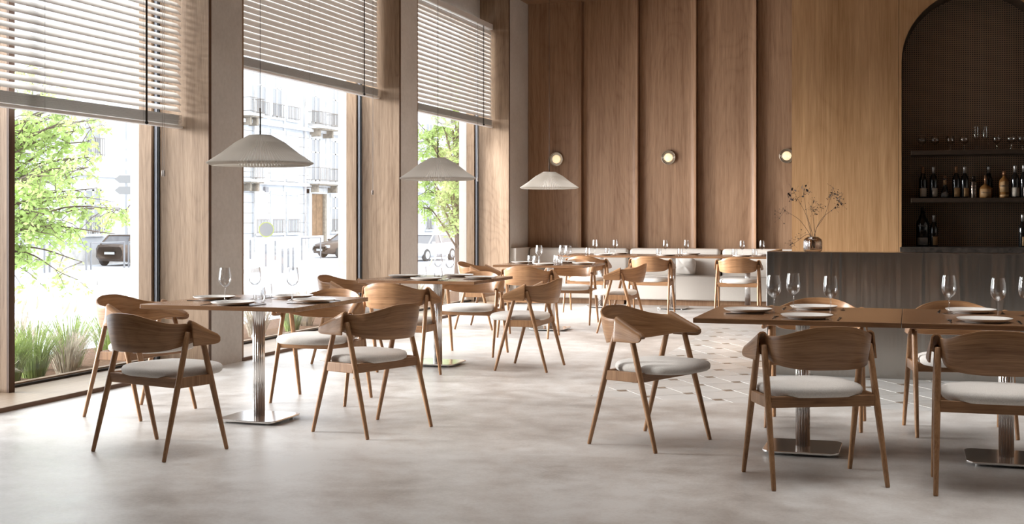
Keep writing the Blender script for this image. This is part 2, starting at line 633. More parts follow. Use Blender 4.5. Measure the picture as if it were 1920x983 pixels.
for n, (a, b) in enumerate(BAYS):
    w = empty('window_%d' % (n + 1), (-6.3, (a + b) / 2, 0))
    tag(w, ['tall window closest to the camera, with a tree and grasses outside',
            'tall middle window looking onto the stone facade and parked dark car',
            'tall far window nearest the panelled wall, filled with green leaves'][n], 'window', kind='structure')
    def K(name, mat, *bx, bevw=0):
        o = abs_child(MB().box(*bx).build(name, mat), w)
        if bevw: bev(o, bevw)
        return o
    K('sill', M['sill_wood'], -6.5, XW, a, b + .04, -.1, .032, bevw=.004)
    K('sill_edge', M['edge_wood'], XW, XW + .004, a, b + .04, 0, .030)
    K('glazing_bar', M['black'], -6.345, -6.325, a, b, .032, .05)
    K('bottom_frame', M['reveal_wood'], -6.40, -6.345, a, b, .032, .062)
    K('pane', M['pane'], -6.336, -6.330, a, b, .05, 4.2)
    K('frame', M['reveal_wood'], -6.40, -6.275, b - .05, b, .032, 4.2)
    K('gasket', M['black'], -6.275, -6.222, b - .012, b + .01, .032, 4.2)
    K('strip', M['alu'], -6.262, -6.238, b - .022, b - .012, .032, 4.2)
    K('reveal_panel', M['reveal_wood'], -6.222, XW - .002, b, b + .036, .032, ZC, bevw=.002)
    K('reveal_edge', M['dark_wood'], XW - .002, XW + .003, b - .001, b + .040, 0, ZC)
    K('reveal_panel', M['reveal_wood'], -6.40, XW - .002, a - .002, a + .030, .032, ZC)
    K('head_frame', M['reveal_wood'], -6.40, -6.2, a, b, 4.14, 4.2)
    if n == 0:
        K('mullion', M['dark_wood'], -6.20, -6.18, 7.490, 7.552, .032, 4.2)  # room-facing side, its backlit shade put into a darker wood
        K('mullion', M['reveal_wood'], -6.258, -6.2, 7.490, 7.552, .032, 4.2)
        K('gasket', M['black'], -6.34, -6.258, 7.497, 7.545, .032, 4.2)
        K('strip', M['alu'], -6.292, -6.268, 7.487, 7.497, .032, 4.2)

# ---- back wall with lipped oak panels
wb = empty('wall_back', (0, YB, 0))
tag(wb, 'back wall of tall vertical oak panels with rounded lips above the bench', 'wall', kind='structure')
abs_child(MB().box(-6.55, 5.2, YB + .012, YB + .35, 0, ZC).build('backing', M['dark_wood']), wb)
pw = .891
prof = [(0.006, .0), (.60, .0), (.76, -.003), (.806, -.010), (.838, -.026), (.862, -.054), (.876, -.086), (.881, -.112), (.886, -.112), (.886, .0)]
me_panel = None
for k in range(5):
    x0 = XW + pw * k
    if me_panel is None:
        pts = catmull([(p[0], p[1], 0) for p in prof[:8]], 4)
        poly = [(p.x, p.y) for p in pts] + [(.887, -.112), (.887, .012), (.006, .012)]
        me_panel = MB().prism(poly, .0, ZC).mesh('oak_panel')
        me_panel.materials.append(M['panel_wood'])
        me_panel.polygons.foreach_set('use_smooth', [len(p.vertices) == 4 for p in me_panel.polygons])
        me_panel.set_sharp_from_angle(angle=radians(30))
    o = bpy.data.objects.new('oak_panel', me_panel); C.objects.link(o)
    o.location = (x0, YB, 0); abs_child(o, wb)
abs_child(MB().box(XW + 5 * pw, 5.2, YB - .005, YB + .012, 0, ZC).build('oak_panel_plain', M['panel_wood']), wb)

# ---- the two walls behind us, closing the room
wr = MB().box(5.2, 5.4, -4.2, 19.2, 0, ZC).build('wall_right', M['plaster'])
tag(wr, 'plain plaster wall closing the bar side, out of view', 'wall', kind='structure')
wf = MB().box(-6.55, 5.4, -4.4, -4.2, 0, ZC).build('wall_front', M['plaster'])
tag(wf, 'plain plaster wall behind the camera, out of view', 'wall', kind='structure')

# ---- bar wall with the arched niche
YW = 12.4
wbar = empty('wall_bar', (0, YW, 0))
tag(wbar, 'warm oak wall behind the bar with a dark arched niche', 'wall', kind='structure')
abs_child(MB().box(-1.10, -.1115, YW, YW + .7, 0, ZC).build('oak_panel', M['bar_wood']), wbar)
abs_child(MB().box(-.1115, -.1075, YW + .01, YW + .7, 0, ZC).build('seam', M['black']), wbar)
nx, nr, nz = .570, .655, 2.77
def arch_pts(r, n=28):
    return [(nx - r * cos(pi * k / n), nz + r * sin(pi * k / n)) for k in range(n + 1)]
mb = MB()
ap = [(nx - nr, 0)] + arch_pts(nr) + [(nx + nr, 0)]
def outer(p):
    return (p[0], ZC)
x_l, x_r = -.1075, 3.0
# surround: left jamb strip, right field, and strips above the arch
mb.box(x_l, nx - nr, YW, YW + .03, 0, nz)
mb.box(nx + nr, 5.2, YW, YW + .03, 0, ZC)
a2 = arch_pts(nr)
for k in range(len(a2) - 1):
    p, q = a2[k], a2[k + 1]
    n0 = len(mb.v)
    for yy in (YW, YW + .03):
        mb.v += [(p[0], yy, p[1]), (q[0], yy, q[1]), (q[0], yy, ZC), (p[0], yy, ZC)]
    mb.f += [(n0, n0+1, n0+2, n0+3), (n0+7, n0+6, n0+5, n0+4), (n0, n0+4, n0+5, n0+1)]
mb.box(x_l, nx - nr, YW, YW + .03, nz, ZC)
abs_child(mb.build('niche_surround', M['bar_wood']), wbar)
# liner of the niche
mb = MB()
r0, r1 = nr + .012, nr - .006
for ra, rb in ((r0, r1),):
    A = [(nx - ra, 0)] + arch_pts(ra) + [(nx + ra, 0)]; B = [(nx - rb, 0)] + arch_pts(rb) + [(nx + rb, 0)]
    for k in range(len(A) - 1):
        n0 = len(mb.v)
        for yy in (YW + .004, YW + .42):
            mb.v += [(A[k][0], yy, A[k][1]), (A[k+1][0], yy, A[k+1][1]), (B[k+1][0], yy, B[k+1][1]), (B[k][0], yy, B[k][1])]
        mb.f += [(n0, n0+1, n0+2, n0+3), (n0+2, n0+6, n0+7, n0+3), (n0+1, n0, n0+4, n0+5)]
abs_child(mb.build('niche_liner', M['bronze']), wbar)
abs_child(MB().box(nx - nr, nx + nr, YW + .40, YW + .42, 1.0, 3.5).build('perforated_panel', M['perf']), wbar)
abs_child(MB().box(-.09, 5.2, YW + .43, YW + .7, 0, ZC).build('backing', M['black']), wbar)

for zt, lab in ((1.926, 'upper dark bronze shelf in the niche, holding the stemware'), (1.479, 'lower dark bronze shelf in the niche, holding the bottle row')):
    sh = bev(MB().box(.0, nx + nr - .075, YW + .02, YW + .395, zt - .042, zt).build('bar_shelf', M['bronze']), .003)
    tag(sh, lab, 'shelf')

bc = empty('back_counter', (2, 12.5, 0))
tag(bc, 'back counter with a mottled dark stone top under the niche', 'counter')
abs_child(bev(MB().box(-.098, 5.1, 12.17, YW - .002, .965, 1.018).build('stone_top', M['stone']), .004), bc)
abs_child(MB().box(nx - nr, nx + nr, YW - .001, YW + .398, .96, 1.018).build('niche_floor', M['stone']), wbar)
abs_child(MB().box(-.09, 5.1, 12.21, YW - .002, .0, .965).build('cabinet_front', M['dark_wood']), bc)

bar = empty('bar_counter', (1.6, 10.6, 0))
tag(bar, 'long bar counter clad in dark rippled steel behind the right tables', 'bar')
abs_child(bev(MB().box(-1.136, 4.8, 10.49, 10.75, .0, 1.013).build('steel_front', M['bar_metal']), .004, 2), bar)
abs_child(MB().box(-1.136, -1.10, 10.751, 11.46, 0, 1.012).build('end_panel', M['bar_wood']), bar)
abs_child(MB().box(-1.10, 4.8, 10.752, 11.3, .84, .88).build('work_top', M['bronze']), bar)

# ================================================================== BLINDS
slat_len = 3.60
def slat_mesh(name, wdt, crown, thick=.0022, n=6):
    mb = MB()
    up = []; dn = []
    for i in range(n + 1):
        t = -1 + 2 * i / n
        up.append((t * wdt / 2, crown * (1 - t * t) + thick / 2)); dn.append((t * wdt / 2, crown * (1 - t * t) - thick / 2))
    ring = up + dn[::-1]
    k = len(ring)
    for y in (-slat_len / 2, slat_len / 2):
        mb.v += [(x, y, z) for x, z in ring]
    for i in range(k):
        j = (i + 1) % k
        mb.f.append((i, j, k + j, k + i))
    mb.f.append(tuple(reversed(range(k)))); mb.f.append(tuple(range(k, 2 * k)))
    me = mb.mesh(name, True)
    me.set_sharp_from_angle(angle=radians(35))
    me.materials.append(M['slat'])
    return me


ME_SLAT = slat_mesh('slat', .064, .004)
ME_FLAT = slat_mesh('slat_flat', .064, .0012)


def blind(y1, zb, tilt, yt, yc, zc, label):
    xc = -6.02
    yc0 = y1 - .02 - slat_len / 2
    b = empty('venetian_blind', (xc, yc0, zb))
    tag(b, label, 'blind', 'white venetian blinds in the tall windows')
    def add(me, name, z, rot):
        o = bpy.data.objects.new(name, me); C.objects.link(o)
        o.parent = b; o.location = (0, 0, z - zb); o.rotation_euler = (0, rot, 0)
    r = bev(MB().box(-.034, .034, -slat_len / 2 - .004, slat_len / 2 + .012, 0, .024).build('bottom_rail', M['slat'], b), .004)
    z = zb + .032
    for i in range(12):
        add(ME_FLAT, 'slat', z, random.uniform(-.01, .01)); z += .0072
    z += .045
    while z < 4.10:
        add(ME_SLAT, 'slat', z, tilt); z += .0600
    bev(MB().box(-.035, .035, -slat_len / 2, slat_len / 2, 4.12 - zb, 4.2 - zb).build('head_rail', M['slat'], b), .003)
    # ladder strings, lift tape and pull cords
    for yy in (-slat_len / 2 + .35, 0.0, yt - yc0 - .035):
        for xx in (-.030, .034):
            MB().tube([(xx, yy, .01), (xx, yy, 4.12 - zb)], .0012, 5).build('ladder_string', M['cordgrey'], b)
    MB().box(.038, .0405, yt - yc0 - .013, yt - yc0 + .013, .012, 4.12 - zb).build('lift_tape', M['cord'], b)
    MB().lathe([(.004, -.012), (.014, -.006), (.014, .008), (.006, .016)], 12, (.04, yt - yc0, .010)).build('tape_clip', M['cord'], b)
    for d in (-.012, .012):
        c = MB().tube([(.052, yc - yc0 + d, zc - zb + .05), (.052, yc - yc0 + d, 4.12 - zb)], .0016, 5).build('pull_cord', M['cordgrey'], b)
        MB().lathe([(.002, .052), (.0075, .048), (.0075, .0), (.003, -.002)], 10, (.052, yc - yc0 + d, zc - zb)).build('cord_weight', M['cordgrey'], c, True)
    return b


blind(9.455, 2.062, radians(48), 8.897, 9.12, 1.640, 'white venetian blind hanging lowest, in the window closest to the camera')
blind(13.66, 2.700, radians(80), 13.196, 13.405, 1.563, 'white venetian blind of the middle window, above the stone facade')
blind(17.88, 2.650, radians(70), 17.418, 17.11, 1.822, 'white venetian blind of the far window, above the green tree')

# ================================================================== CHAIRS
def shell_mesh():
    # stations from the middle of the back round to the tip of the right arm: top edge and bottom edge of the inner sheet
    T = [(0, -.268, .778), (.085, -.260, .773), (.165, -.228, .752), (.222, -.165, .728), (.248, -.095, .719), (.254, -.040, .717),
         (.258, .010, .696), (.262, .060, .673), (.268, .108, .652), (.274, .136, .642), (.279, .150, .630)]
    B = [(0, -.226, .567), (.082, -.220, .567), (.158, -.190, .571), (.212, -.138, .580), (.234, -.080, .592), (.240, -.030, .602),
         (.243, .015, .612), (.249, .060, .616), (.259, .106, .619), (.268, .134, .619), (.277, .148, .622)]
    n = 4
    Tr = catmull(T, n); Br = catmull(B, n)
    fold = 5 * n                  # station where the flap over the legs begins
    Tf = [Vector((-p.x, p.y, p.z)) for p in reversed(Tr[1:])] + Tr
    Bf = [Vector((-p.x, p.y, p.z)) for p in reversed(Br[1:])] + Br
    N = len(Tf); mid = len(Tr) - 1
    rows = 7
    verts = []; uvs = []; faces = []
    arc = [0.0]
    for i in range(1, N): arc.append(arc[-1] + (Tf[i] - Tf[i-1]).length)
    for i in range(N):
        for j in range(rows):
            t = j / (rows - 1)
            p = Bf[i].lerp(Tf[i], t)
            # the sheet bulges slightly backwards at mid height
            bul = .010 * sin(pi * t) * max(0, 1 - abs(i - mid) / (fold + 2))
            p = p + Vector((0, -bul, 0))
            verts.append(p); uvs.append((arc[i], .25 * t))
    for i in range(N - 1):
        for j in range(rows - 1):
            a = i * rows + j
            faces.append((a, a + 1, a + rows + 1, a + rows))
    # flaps
    fr = 9
    for side in (-1, 1):
        prev = None
        for k in range(fold, len(Tr)):
            i = mid + side * k
            u = (k - fold) / (len(Tr) - 1 - fold)
            top = Tf[i]
            wd = .052 * (1 - .35 * u ** 2)
            zb = .598 + .022 * max(0, (u - .45) / .55) ** 2.5
            drop = max(.004, top.z - zb) * (1 if k < len(Tr) - 1 else .5)
            y_in = top.y + (.012 * (1 - u) if u < .2 else 0)
            row = [i * rows + rows - 1]
            rr = min(.020, wd * .42)
            for j in range(1, fr + 1):
                t = j / fr
                if t < .5:
                    a = pi * t / .5
                    dx = rr * (1 - cos(a)) ; dz = rr * .85 * sin(a) * (1 - .55 * u)
                    q = Vector((top.x + side * dx, top.y, top.z + dz))
                else:
                    s2 = (t - .5) / .5
                    q = Vector((top.x + side * (2 * rr + (wd - 2 * rr) * s2), top.y, top.z - drop * s2))
                verts.append(q); uvs.append((arc[i], .25 + .15 * t)); row.append(len(verts) - 1)
            if prev:
                for j in range(fr):
                    f = (prev[j], prev[j+1], row[j+1], row[j])
                    faces.append(f if side > 0 else f[::-1])
            prev = row
    me = bpy.data.meshes.new('shell')
    me.from_pydata([tuple(v) for v in verts], [], faces)
    me.update()
    uvl = me.uv_layers.new(name='UVMap')
    for l in me.loops:
        uvl.data[l.index].uv = uvs[l.vertex_index]
    me.polygons.foreach_set('use_smooth', [True] * len(me.polygons))
    me.materials.append(M['chair_shell'])
    return me


def cushion_mesh(ax, ay, z0, z1, crown, n=44, expo=2.9, name='cushion'):
    mb = MB()
    h = z1 - z0
    prof = [(.0, z0), (.86, z0), (.945, z0 + .05 * h), (.985, z0 + .20 * h), (1.0, z0 + .45 * h), (.995, z0 + .68 * h), (.965, z0 + .88 * h), (.90, z0 + h),
            (.66, z0 + h + .6 * crown), (.3, z0 + h + .92 * crown), (.0, z0 + h + crown)]
    rings = []
    for r, z in prof:
        if r == 0:
            rings.append([len(mb.v)]); mb.v.append((0, 0, z)); continue
        ring = []
        for k in range(n):
            t = 2 * pi * k / n
            c, s_ = cos(t), sin(t)
            x = ax * r * math.copysign(abs(c) ** (2 / expo), c); y = ay * r * math.copysign(abs(s_) ** (2 / expo), s_)
            ring.append(len(mb.v)); mb.v.append((x, y, z))
        rings.append(ring)
    for a, b in zip(rings, rings[1:]):
        for k in range(n):
            j = (k + 1) % n
            if len(a) == 1: mb.f.append((a[0], b[j], b[k]))
            elif len(b) == 1: mb.f.append((a[k], a[j], b[0]))
            else: mb.f.append((a[k], a[j], b[j], b[k]))
    return mb.mesh(name, True)


def make_chair():
    t = empty('dining_chair')
    sh = bpy.data.objects.new('backrest', shell_mesh()); C.objects.link(sh); sh.parent = t
    m = sh.modifiers.new('thickness', 'SOLIDIFY'); m.thickness = .0095; m.offset = 0
    b = sh.modifiers.new('bevel', 'BEVEL'); b.width = .003; b.segments = 2; b.limit_method = 'ANGLE'; b.angle_limit = radians(50)
    cu = cushion_mesh(.252, .243, .420, .474, .013)
    cu.materials.append(M['seat'])
    co = bpy.data.objects.new('seat_cushion', cu); C.objects.link(co); co.parent = t; co.location = (0, .088, 0)
    zt = .672
    for sx in (-1, 1):
        for sy in (-1, 1):
            def at(z):
                return (sx * (.2825 - .0145 * z / zt), sy * (.2275 - .271 * z), z)
            MB().tube([at(0.0), at(.006), at(.2), at(.42), at(.58), at(zt - .004), at(zt)], [.0095, .0115, .0145, .0172, .0162, .0150, .012], 12).build('leg', M['chair_wood'], t, True)
    for sx in (-1, 1):
        x = sx * .2735
        bev(MB().box(x - .011, x + .011, -.108, .108, .376, .432).build('side_rail', M['chair_wood'], t), .004)
    for sy, nm in ((-1, 'back_rail'), (1, 'front_rail')):
        y = sy * .118
        bev(MB().box(-.262, .262, y - .011, y + .011, .376, .430).build(nm, M['chair_rail'], t), .004)
    return t


CH = [
 (-3.972, 6.039, -15.0, 'oak armchair with grey cushion, its back to us, at the front window table'),
 (-4.857, 7.162, -94.8, 'oak armchair on the window side of the front window table'),
 (-3.131, 7.033, 70.5, 'oak armchair turned away on the aisle side of the front window table'),
 (-3.972, 8.037, 180.5, 'oak armchair facing us across the front window table'),
 (-3.968, 9.415, 0.0, 'oak armchair with pale curved back at the near side of the middle window table'),
 (-4.805, 10.275, -91.0, 'oak armchair on the window side of the middle window table'),
 (-3.120, 10.319, 90.2, 'oak armchair on the aisle side of the middle window table'),
 (-3.963, 11.201, 180.1, 'oak armchair facing us across the middle window table'),
 (-4.812, 13.926, -89.8, 'oak armchair on the window side of the far window table'),
 (-3.967, 13.054, 0.2, 'oak armchair with its back to us at the near side of the far window table'),
 (-3.120, 13.930, 90.0, 'oak armchair on the aisle side of the far window table'),
 (-3.958, 14.831, 180.3, 'oak armchair facing us across the far window table'),
 (-4.250, 16.760, 1.0, 'oak armchair facing the bench, closest to the window wall'),
 (-3.375, 16.840, -1.0, 'oak armchair facing the bench beside the throw pillow, middle of three'),
 (-2.190, 16.800, 1.0, 'oak armchair facing the bench, the one closest to the bar'),
 (-0.458, 6.341, 25.3, 'dark oak armchair with its whole back to us at the left of the bar tables'),
 (0.390, 6.363, 0.5, 'dark oak armchair cut off by the right edge, its back to us'),
 (-0.566, 8.038, 179.4, 'dark oak armchair facing us between the bar and the left bar table'),
 (0.275, 7.999, 189.7, 'dark oak armchair facing us between the bar and the right bar table'),
 (-1.433, 7.125, -112.6, 'oak armchair standing alone at the end of the bar tables, turned sideways'),
]
proto = make_chair()
for i, (x, y, a, lab) in enumerate(CH):
    o = proto if i == 0 else copy_tree(proto)
    o.location = (x, y, 0); o.rotation_euler = (0, 0, radians(a))
    tag(o, lab, 'chair', 'oak dining armchairs')

# ================================================================== TABLES
TZ = .762
def make_table(sx=.525, sy=.525):
    t = empty('dining_table')
    bev(MB().box(-sx, sx, -sy, sy, TZ - .026, TZ).build('table_top', M['table_wood'], t), .0025)
    nf = 12
    def flute(r, k, i): return r * (1 - .13 * abs(cos(pi * k / 6)) ** 6)
    MB().lathe([(.038, .026), (.038, TZ - .032)], 140, (0, 0, 0), lambda r, k, i: r * (.90 + .13 * abs(sin(pi * k / 10.0)) ** .7)).build('column', M['chrome'], t, True)
    MB().lathe([(.11, TZ - .034), (.11, TZ - .026)], 24).build('mount_plate', M['chrome'], t)
    r, h = .055, .205
    poly = []
    for cx, cy, a0 in ((h - r, h - r, 0), (-h + r, h - r, 90), (-h + r, -h + r, 180), (h - r, -h + r, 270)):
        for k in range(7):
            a = radians(a0 + 15 * k)
            poly.append((cx + r * cos(a), cy + r * sin(a)))
    bev(MB().prism(poly, .014, .026).build('base_plate', M['chrome'], t), .003)
    for fx in (-1, 1):
        for fy in (-1, 1):
            MB().lathe([(.011, 0), (.011, .015)], 10, (fx * .15, fy * .15, 0)).build('glide', M['chrome'], t)
    return t


TBL = [
 (-3.970, 7.140, 'square oak pedestal table at the closest window'),
 (-3.970, 10.320, 'square oak pedestal table at the middle window'),
 (-3.970, 13.930, 'square oak pedestal table at the far window'),
 (-0.572, 7.120, 'dark oak pedestal table by the bar, left of the joined pair'),
 (0.481, 7.120, 'dark oak pedestal table by the bar, cut off by the right edge'),
 (-4.275, 17.680, 'oak pedestal table along the bench, the one by the window wall'),
 (-3.224, 17.680, 'oak pedestal table along the bench, in front of the throw pillow'),
 (-2.173, 17.680, 'oak pedestal table along the bench, the one behind the bar end'),
]
tproto = make_table()
for i, (x, y, lab) in enumerate(TBL):
    o = tproto if i == 0 else copy_tree(tproto)
    o.location = (x, y, 0)
    tag(o, lab, 'table', 'square pedestal tables')

# ================================================================== BENCH
def rbox(x0, x1, y0, y1, z0, z1, name, mat, parent, w=.04, seg=5):
    o = MB().box(x0, x1, y0, y1, z0, z1).build(name, mat, None, True)
    abs_child(o, parent)
    m = o.modifiers.new('bevel', 'BEVEL'); m.width = w; m.segments = seg
    return o


bx = [-5.648, -4.062, -2.672, -1.20]
for k in range(3):
    b = empty('banquette', ((bx[k] + bx[k+1]) / 2, 18.5, 0))
    tag(b, ['cream upholstered bench section beside the window wall', 'cream upholstered bench section carrying the throw pillow',
            'cream upholstered bench section running behind the bar end'][k], 'bench', 'cream bench sections')
    x0, x1 = bx[k] + .008, bx[k+1] - .008
    abs_child(MB().box(x0 + .012, x1 - .012, 18.33, 18.74, 0, .085).build('plinth', M['panel_wood']), b)
    rbox(x0, x1, 18.24, 18.68, .085, .442, 'seat', M['bench'], b, .025, 4)
    rbox(x0 + .006, x1 - .006, 18.56, 18.725, .40, .832, 'back_cushion', M['bench'], b, .05, 5)
    abs_child(MB().box(x0 - .008, x1 + .008, 18.728, 18.745, 0, .838).build('back_board', M['panel_wood']), b)
ep = bev(MB().box(XW + .002, -5.652, 17.955, 18.745, 0, .838).build('bench_end_panel', M['bench']), .003)
tag(ep, 'cream side panel closing the bench at the window wall', 'panel')

pm = cushion_mesh(.165, .125, -.05, .05, .03, 40, 4.5, 'pillow')
pm.materials.append(M['pillow'])
for v in pm.vertices:
    v.co.z += .006 * sin(v.co.x * 55 + v.co.y * 30) + .004 * sin(v.co.y * 80)
pil = bpy.data.objects.new('throw_pillow', pm); C.objects.link(pil)
pil.location = (-3.195, 18.475, .575); pil.rotation_euler = (radians(79), radians(2), 0)
tag(pil, 'small creased off-white pillow leaning on the bench', 'pillow')

# ================================================================== PENDANTS
def make_pendant():
    t = empty('pendant_lamp')
    NP = 104
    def pl(r, k, i): return r + (.0085 if k % 2 else -.0085) * min(1, r / .12)
    MB().lathe([(.070, .176), (.150, .130), (.240, .060), (.3295, .001), (.3315, -.004), (.318, -.012), (.300, -.018)], NP * 2, (0, 0, 0), pl, closed=True).build('lamp_shade', M['shade'], t)
    MB().lathe([(.0, .178), (.072, .178), (.072, .172), (.0, .172)], 36).build('shade_cap', M['shade'], t)
    MB().tube([(0, 0, .178), (0, 0, .352)], .0052, 10).build('stem', M['stem'], t, True)
    MB().tube([(0, 0, .352), (0, 0, ZC - 1.645 - .02)], .0020, 6).build('cord', M['cord'], t)
    MB().lathe([(.0, ZC - 1.645), (.05, ZC - 1.645), (.05, ZC - 1.675), (.0, ZC - 1.675)], 24).build('ceiling_rose', M['stem'], t)
    MB().lathe([(.0, .03), (.025, .04), (.03, .09), (.018, .12), (.018, .17)], 16).build('bulb', M['white_paint'], t, True)
    return t


pp = make_pendant()
for i, (x, y, lab) in enumerate([(-3.985, 7.185, 'pleated off-white pendant lamp over the closest window table, largest of the three'),
                                 (-3.995, 10.385, 'pleated off-white pendant lamp over the middle window table'),
                                 (-3.990, 13.960, 'pleated off-white pendant lamp before the panelled wall, smallest of the three')]):
    o = pp if i == 0 else copy_tree(pp)
    o.location = (x, y, 1.645)
    tag(o, lab, 'lamp', 'pleated pendant lamps')

# ================================================================== WALL SCONCES
def make_sconce():
    t = empty('wall_sconce')
    ring = MB()
    R = .108
    ring.lathe([(R - .004, .0), (R, .0), (R, .042), (R - .004, .042), (R - .004, .0)], 40, closed=True)
    o = ring.build('ring', M['sconce_metal'], t, True); o.rotation_euler = (pi / 2, 0, 0)
    d = MB().lathe([(0, .004), (R - .006, .004), (R - .006, .012), (0, .012)], 32).build('back_plate', M['sconce_metal'], t); d.rotation_euler = (pi / 2, 0, 0)
    MB().lathe([(0, .014), (.055, .016), (.066, .025), (.052, .034), (0, .037)], 28).build('bulb', M['bulb'], t, True).rotation_euler = (pi / 2, 0, 0)
    rib = MB()
    nrib = 13
    for k in range(nrib):
        x = -R + .011 + (2 * R - .022) * k / (nrib - 1)
        hh = sqrt(max(1e-5, (R - .004) ** 2 - x * x))
        rib.tube([(x, -.043, -hh), (x, -.043, hh)], .0062, 6)
    rib.build('ribbed_glass', M['sconce_glass'], t, True)
    return t


M['sconce_metal'] = plain('sconce_metal', (.55, .46, .37), .3, .8)
M['sconce_glass'] = thin_glass('ribbed_glass', (.93, .92, .90), 1.0, .6, 1.5)
sp = make_sconce()
for i, (x, lab) in enumerate([(-5.268, 'round ribbed wall light next to the far pendant cord'), (-3.505, 'round ribbed wall light alone in the middle oak panel'), (-1.745, 'round ribbed wall light half hidden by the bar wall')]):
    o = sp if i == 0 else copy_tree(sp)
    o.location = (x, YB - .002, 2.208)
    tag(o, lab, 'wall light', 'round ribbed wall lights')

# ================================================================== TABLEWARE
def lathe_mesh(name, prof, n, mat, smooth=True, closed=False):
    me = MB().lathe(prof, n, closed=closed).mesh(name, smooth)
    me.materials.append(mat)
    if smooth: me.set_sharp_from_angle(angle=radians(50))
    return me


ME_PLATE = lathe_mesh('plate', [(0, .002), (.085, .002), (.088, 0), (.095, .0), (.098, .004), (.125, .010), (.1345, .019), (.1352, .021), (.132, .021), (.120, .0155), (.104, .0125), (.098, .0085), (0, .0085)], 44, M['plate'])
ME_WINE = lathe_mesh('wine_glass', [(.0, .0), (.0355, .0), (.0355, .0012), (.020, .004), (.0055, .010), (.0036, .020), (.0034, .078), (.0050, .086), (.0150, .094), (.0290, .106), (.0375, .124), (.0400, .142), (.0385, .165), (.0345, .195), (.0320, .211),
                               (.0310, .211), (.0335, .195), (.0375, .165), (.0390, .142), (.0365, .125), (.028, .1075), (.014, .096), (.0, .092)], 32, M['glass'])
ME_TUMB = lathe_mesh('tumbler', [(.0, .0), (.028, .0), (.0335, .006), (.0375, .03), (.0375, .06), (.0345, .095), (.0335, .095), (.0360, .06), (.0360, .03), (.031, .012), (.0, .010)], 30, M['glass'])


def fork_mesh():
    mb = MB()
    mb.box(-.0035, .0035, -.10, .035, 0, .0025)
    mb.box(-.011, .011, .035, .055, 0, .0025)
    for x in (-.0095, -.0032, .0032, .0095):
        mb.box(x - .0016, x + .0016, .055, .095, 0, .0025)
    me = mb.mesh('fork'); me.materials.append(M['napkin']); return me


def knife_mesh():
    mb = MB()
    mb.prism([(-.0045, -.10), (.0045, -.10), (.004, .0), (.0085, .02), (.0085, .075), (.001, .105), (-.004, .10), (-.004, .0)], 0, .003)
    me = mb.mesh('knife'); me.materials.append(M['napkin']); return me


ME_FORK, ME_KNIFE = fork_mesh(), knife_mesh()


def put(me, name, x, y, z, label, cat, group, rz=0):
    o = bpy.data.objects.new(name, me); C.objects.link(o)
    o.location = (x, y, z); o.rotation_euler = (0, 0, rz)
    tag(o, label, cat, group)
    return o


TN = ['the closest window table', 'the middle window table', 'the far window table', 'the left bar table', 'the right bar table', 'the bench table by the window wall', 'the bench table before the pillow', 'the bench table behind the bar end']
SN = {'w': 'window side', 'n': 'near side', 'a': 'aisle side', 'f': 'far side', 'e': 'open left end', 'b': 'bench side'}
def setting(ti, side, dx, dy, cut=True):
    tx, ty = TBL[ti][:2]
    x, y = tx + dx, ty + dy
    put(ME_PLATE, 'plate', x, y, TZ + .0005, 'pale stoneware plate, %s of %s' % (SN[side], TN[ti]), 'plate', 'stoneware plates')
    if cut:
        a = {'w': -pi / 2, 'e': -pi / 2, 'n': 0, 'a': pi / 2, 'f': pi, 'b': pi}[side] + random.uniform(-.05, .05)
        for s, me, nm in ((-1, ME_FORK, 'fork'), (1, ME_KNIFE, 'knife')):
            put(me, nm, x + s * .165 * cos(a), y + s * .165 * sin(a), TZ + .0005, 'black %s by the plate, %s of %s' % (nm, SN[side], TN[ti]), nm, 'black cutlery', a)


def wine(ti, side, x, y):
    put(ME_WINE, 'wine_glass', x, y, TZ + .0005, 'clear wine glass, %s of %s' % (SN[side], TN[ti]), 'glass', 'wine glasses', random.random() * 3)


def tumb(ti, side, x, y):
    put(ME_TUMB, 'tumbler', x, y, TZ + .0005, 'short clear tumbler, %s of %s' % (SN[side], TN[ti]), 'glass', 'water tumblers', random.random() * 3)


for ti in (0, 1, 2):
    setting(ti, 'w', -.335, .02); setting(ti, 'n', .045, -.395); setting(ti, 'a', .405, -.03); setting(ti, 'f', .09, .285)
wine(0, 'w', -4.155, 7.040); wine(0, 'f', -4.060, 7.250); wine(0, 'a', -3.780, 7.235)
tumb(0, 'n', -3.868, 6.965); tumb(0, 'f', -4.045, 7.375)
wine(1, 'f', -4.010, 10.430); wine(1, 'a', -3.810, 10.190); tumb(1, 'w', -4.144, 10.390); tumb(1, 'n', -3.912, 10.180)
wine(2, 'w', -4.110, 13.95); wine(2, 'f', -3.85, 14.02); wine(2, 'a', -3.755, 13.93)
tumb(2, 'w', -4.165, 13.80); tumb(2, 'n', -4.075, 13.73); tumb(2, 'f', -3.905, 13.98); tumb(2, 'a', -3.835, 13.83)
setting(3, 'e', -.300, -.015); setting(3, 'n', .050, -.365); setting(3, 'f', .035, .325)
wine(3, 'e', -.722, 7.035); wine(3, 'f', -.640, 7.315); wine(3, 'n', -.418, 7.045)
setting(4, 'f', -.163, .322); setting(4, 'n', -.125, -.335); setting(4, 'a', .30, .02)
wine(4, 'f', .200, 7.312); wine(4, 'n', .440, 7.090); wine(4, 'a', .590, 7.260)
for ti, xs in ((5, (-4.165, -4.435, -4.175, -4.340, -4.075)), (6, (-3.265, -3.400, -3.120, -3.315, -3.040)), (7, (-2.205, -2.335, -2.075, -2.235, -1.980))):
    tx = TBL[ti][0]
    setting(ti, 'n', xs[0] - tx, -.335, False); setting(ti, 'b', .20, .33, False)
    tumb(ti, 'n', xs[1], 17.53); tumb(ti, 'b', xs[2], 17.66)
    wine(ti, 'n', xs[3], 17.58); wine(ti, 'b', xs[4], 17.72)

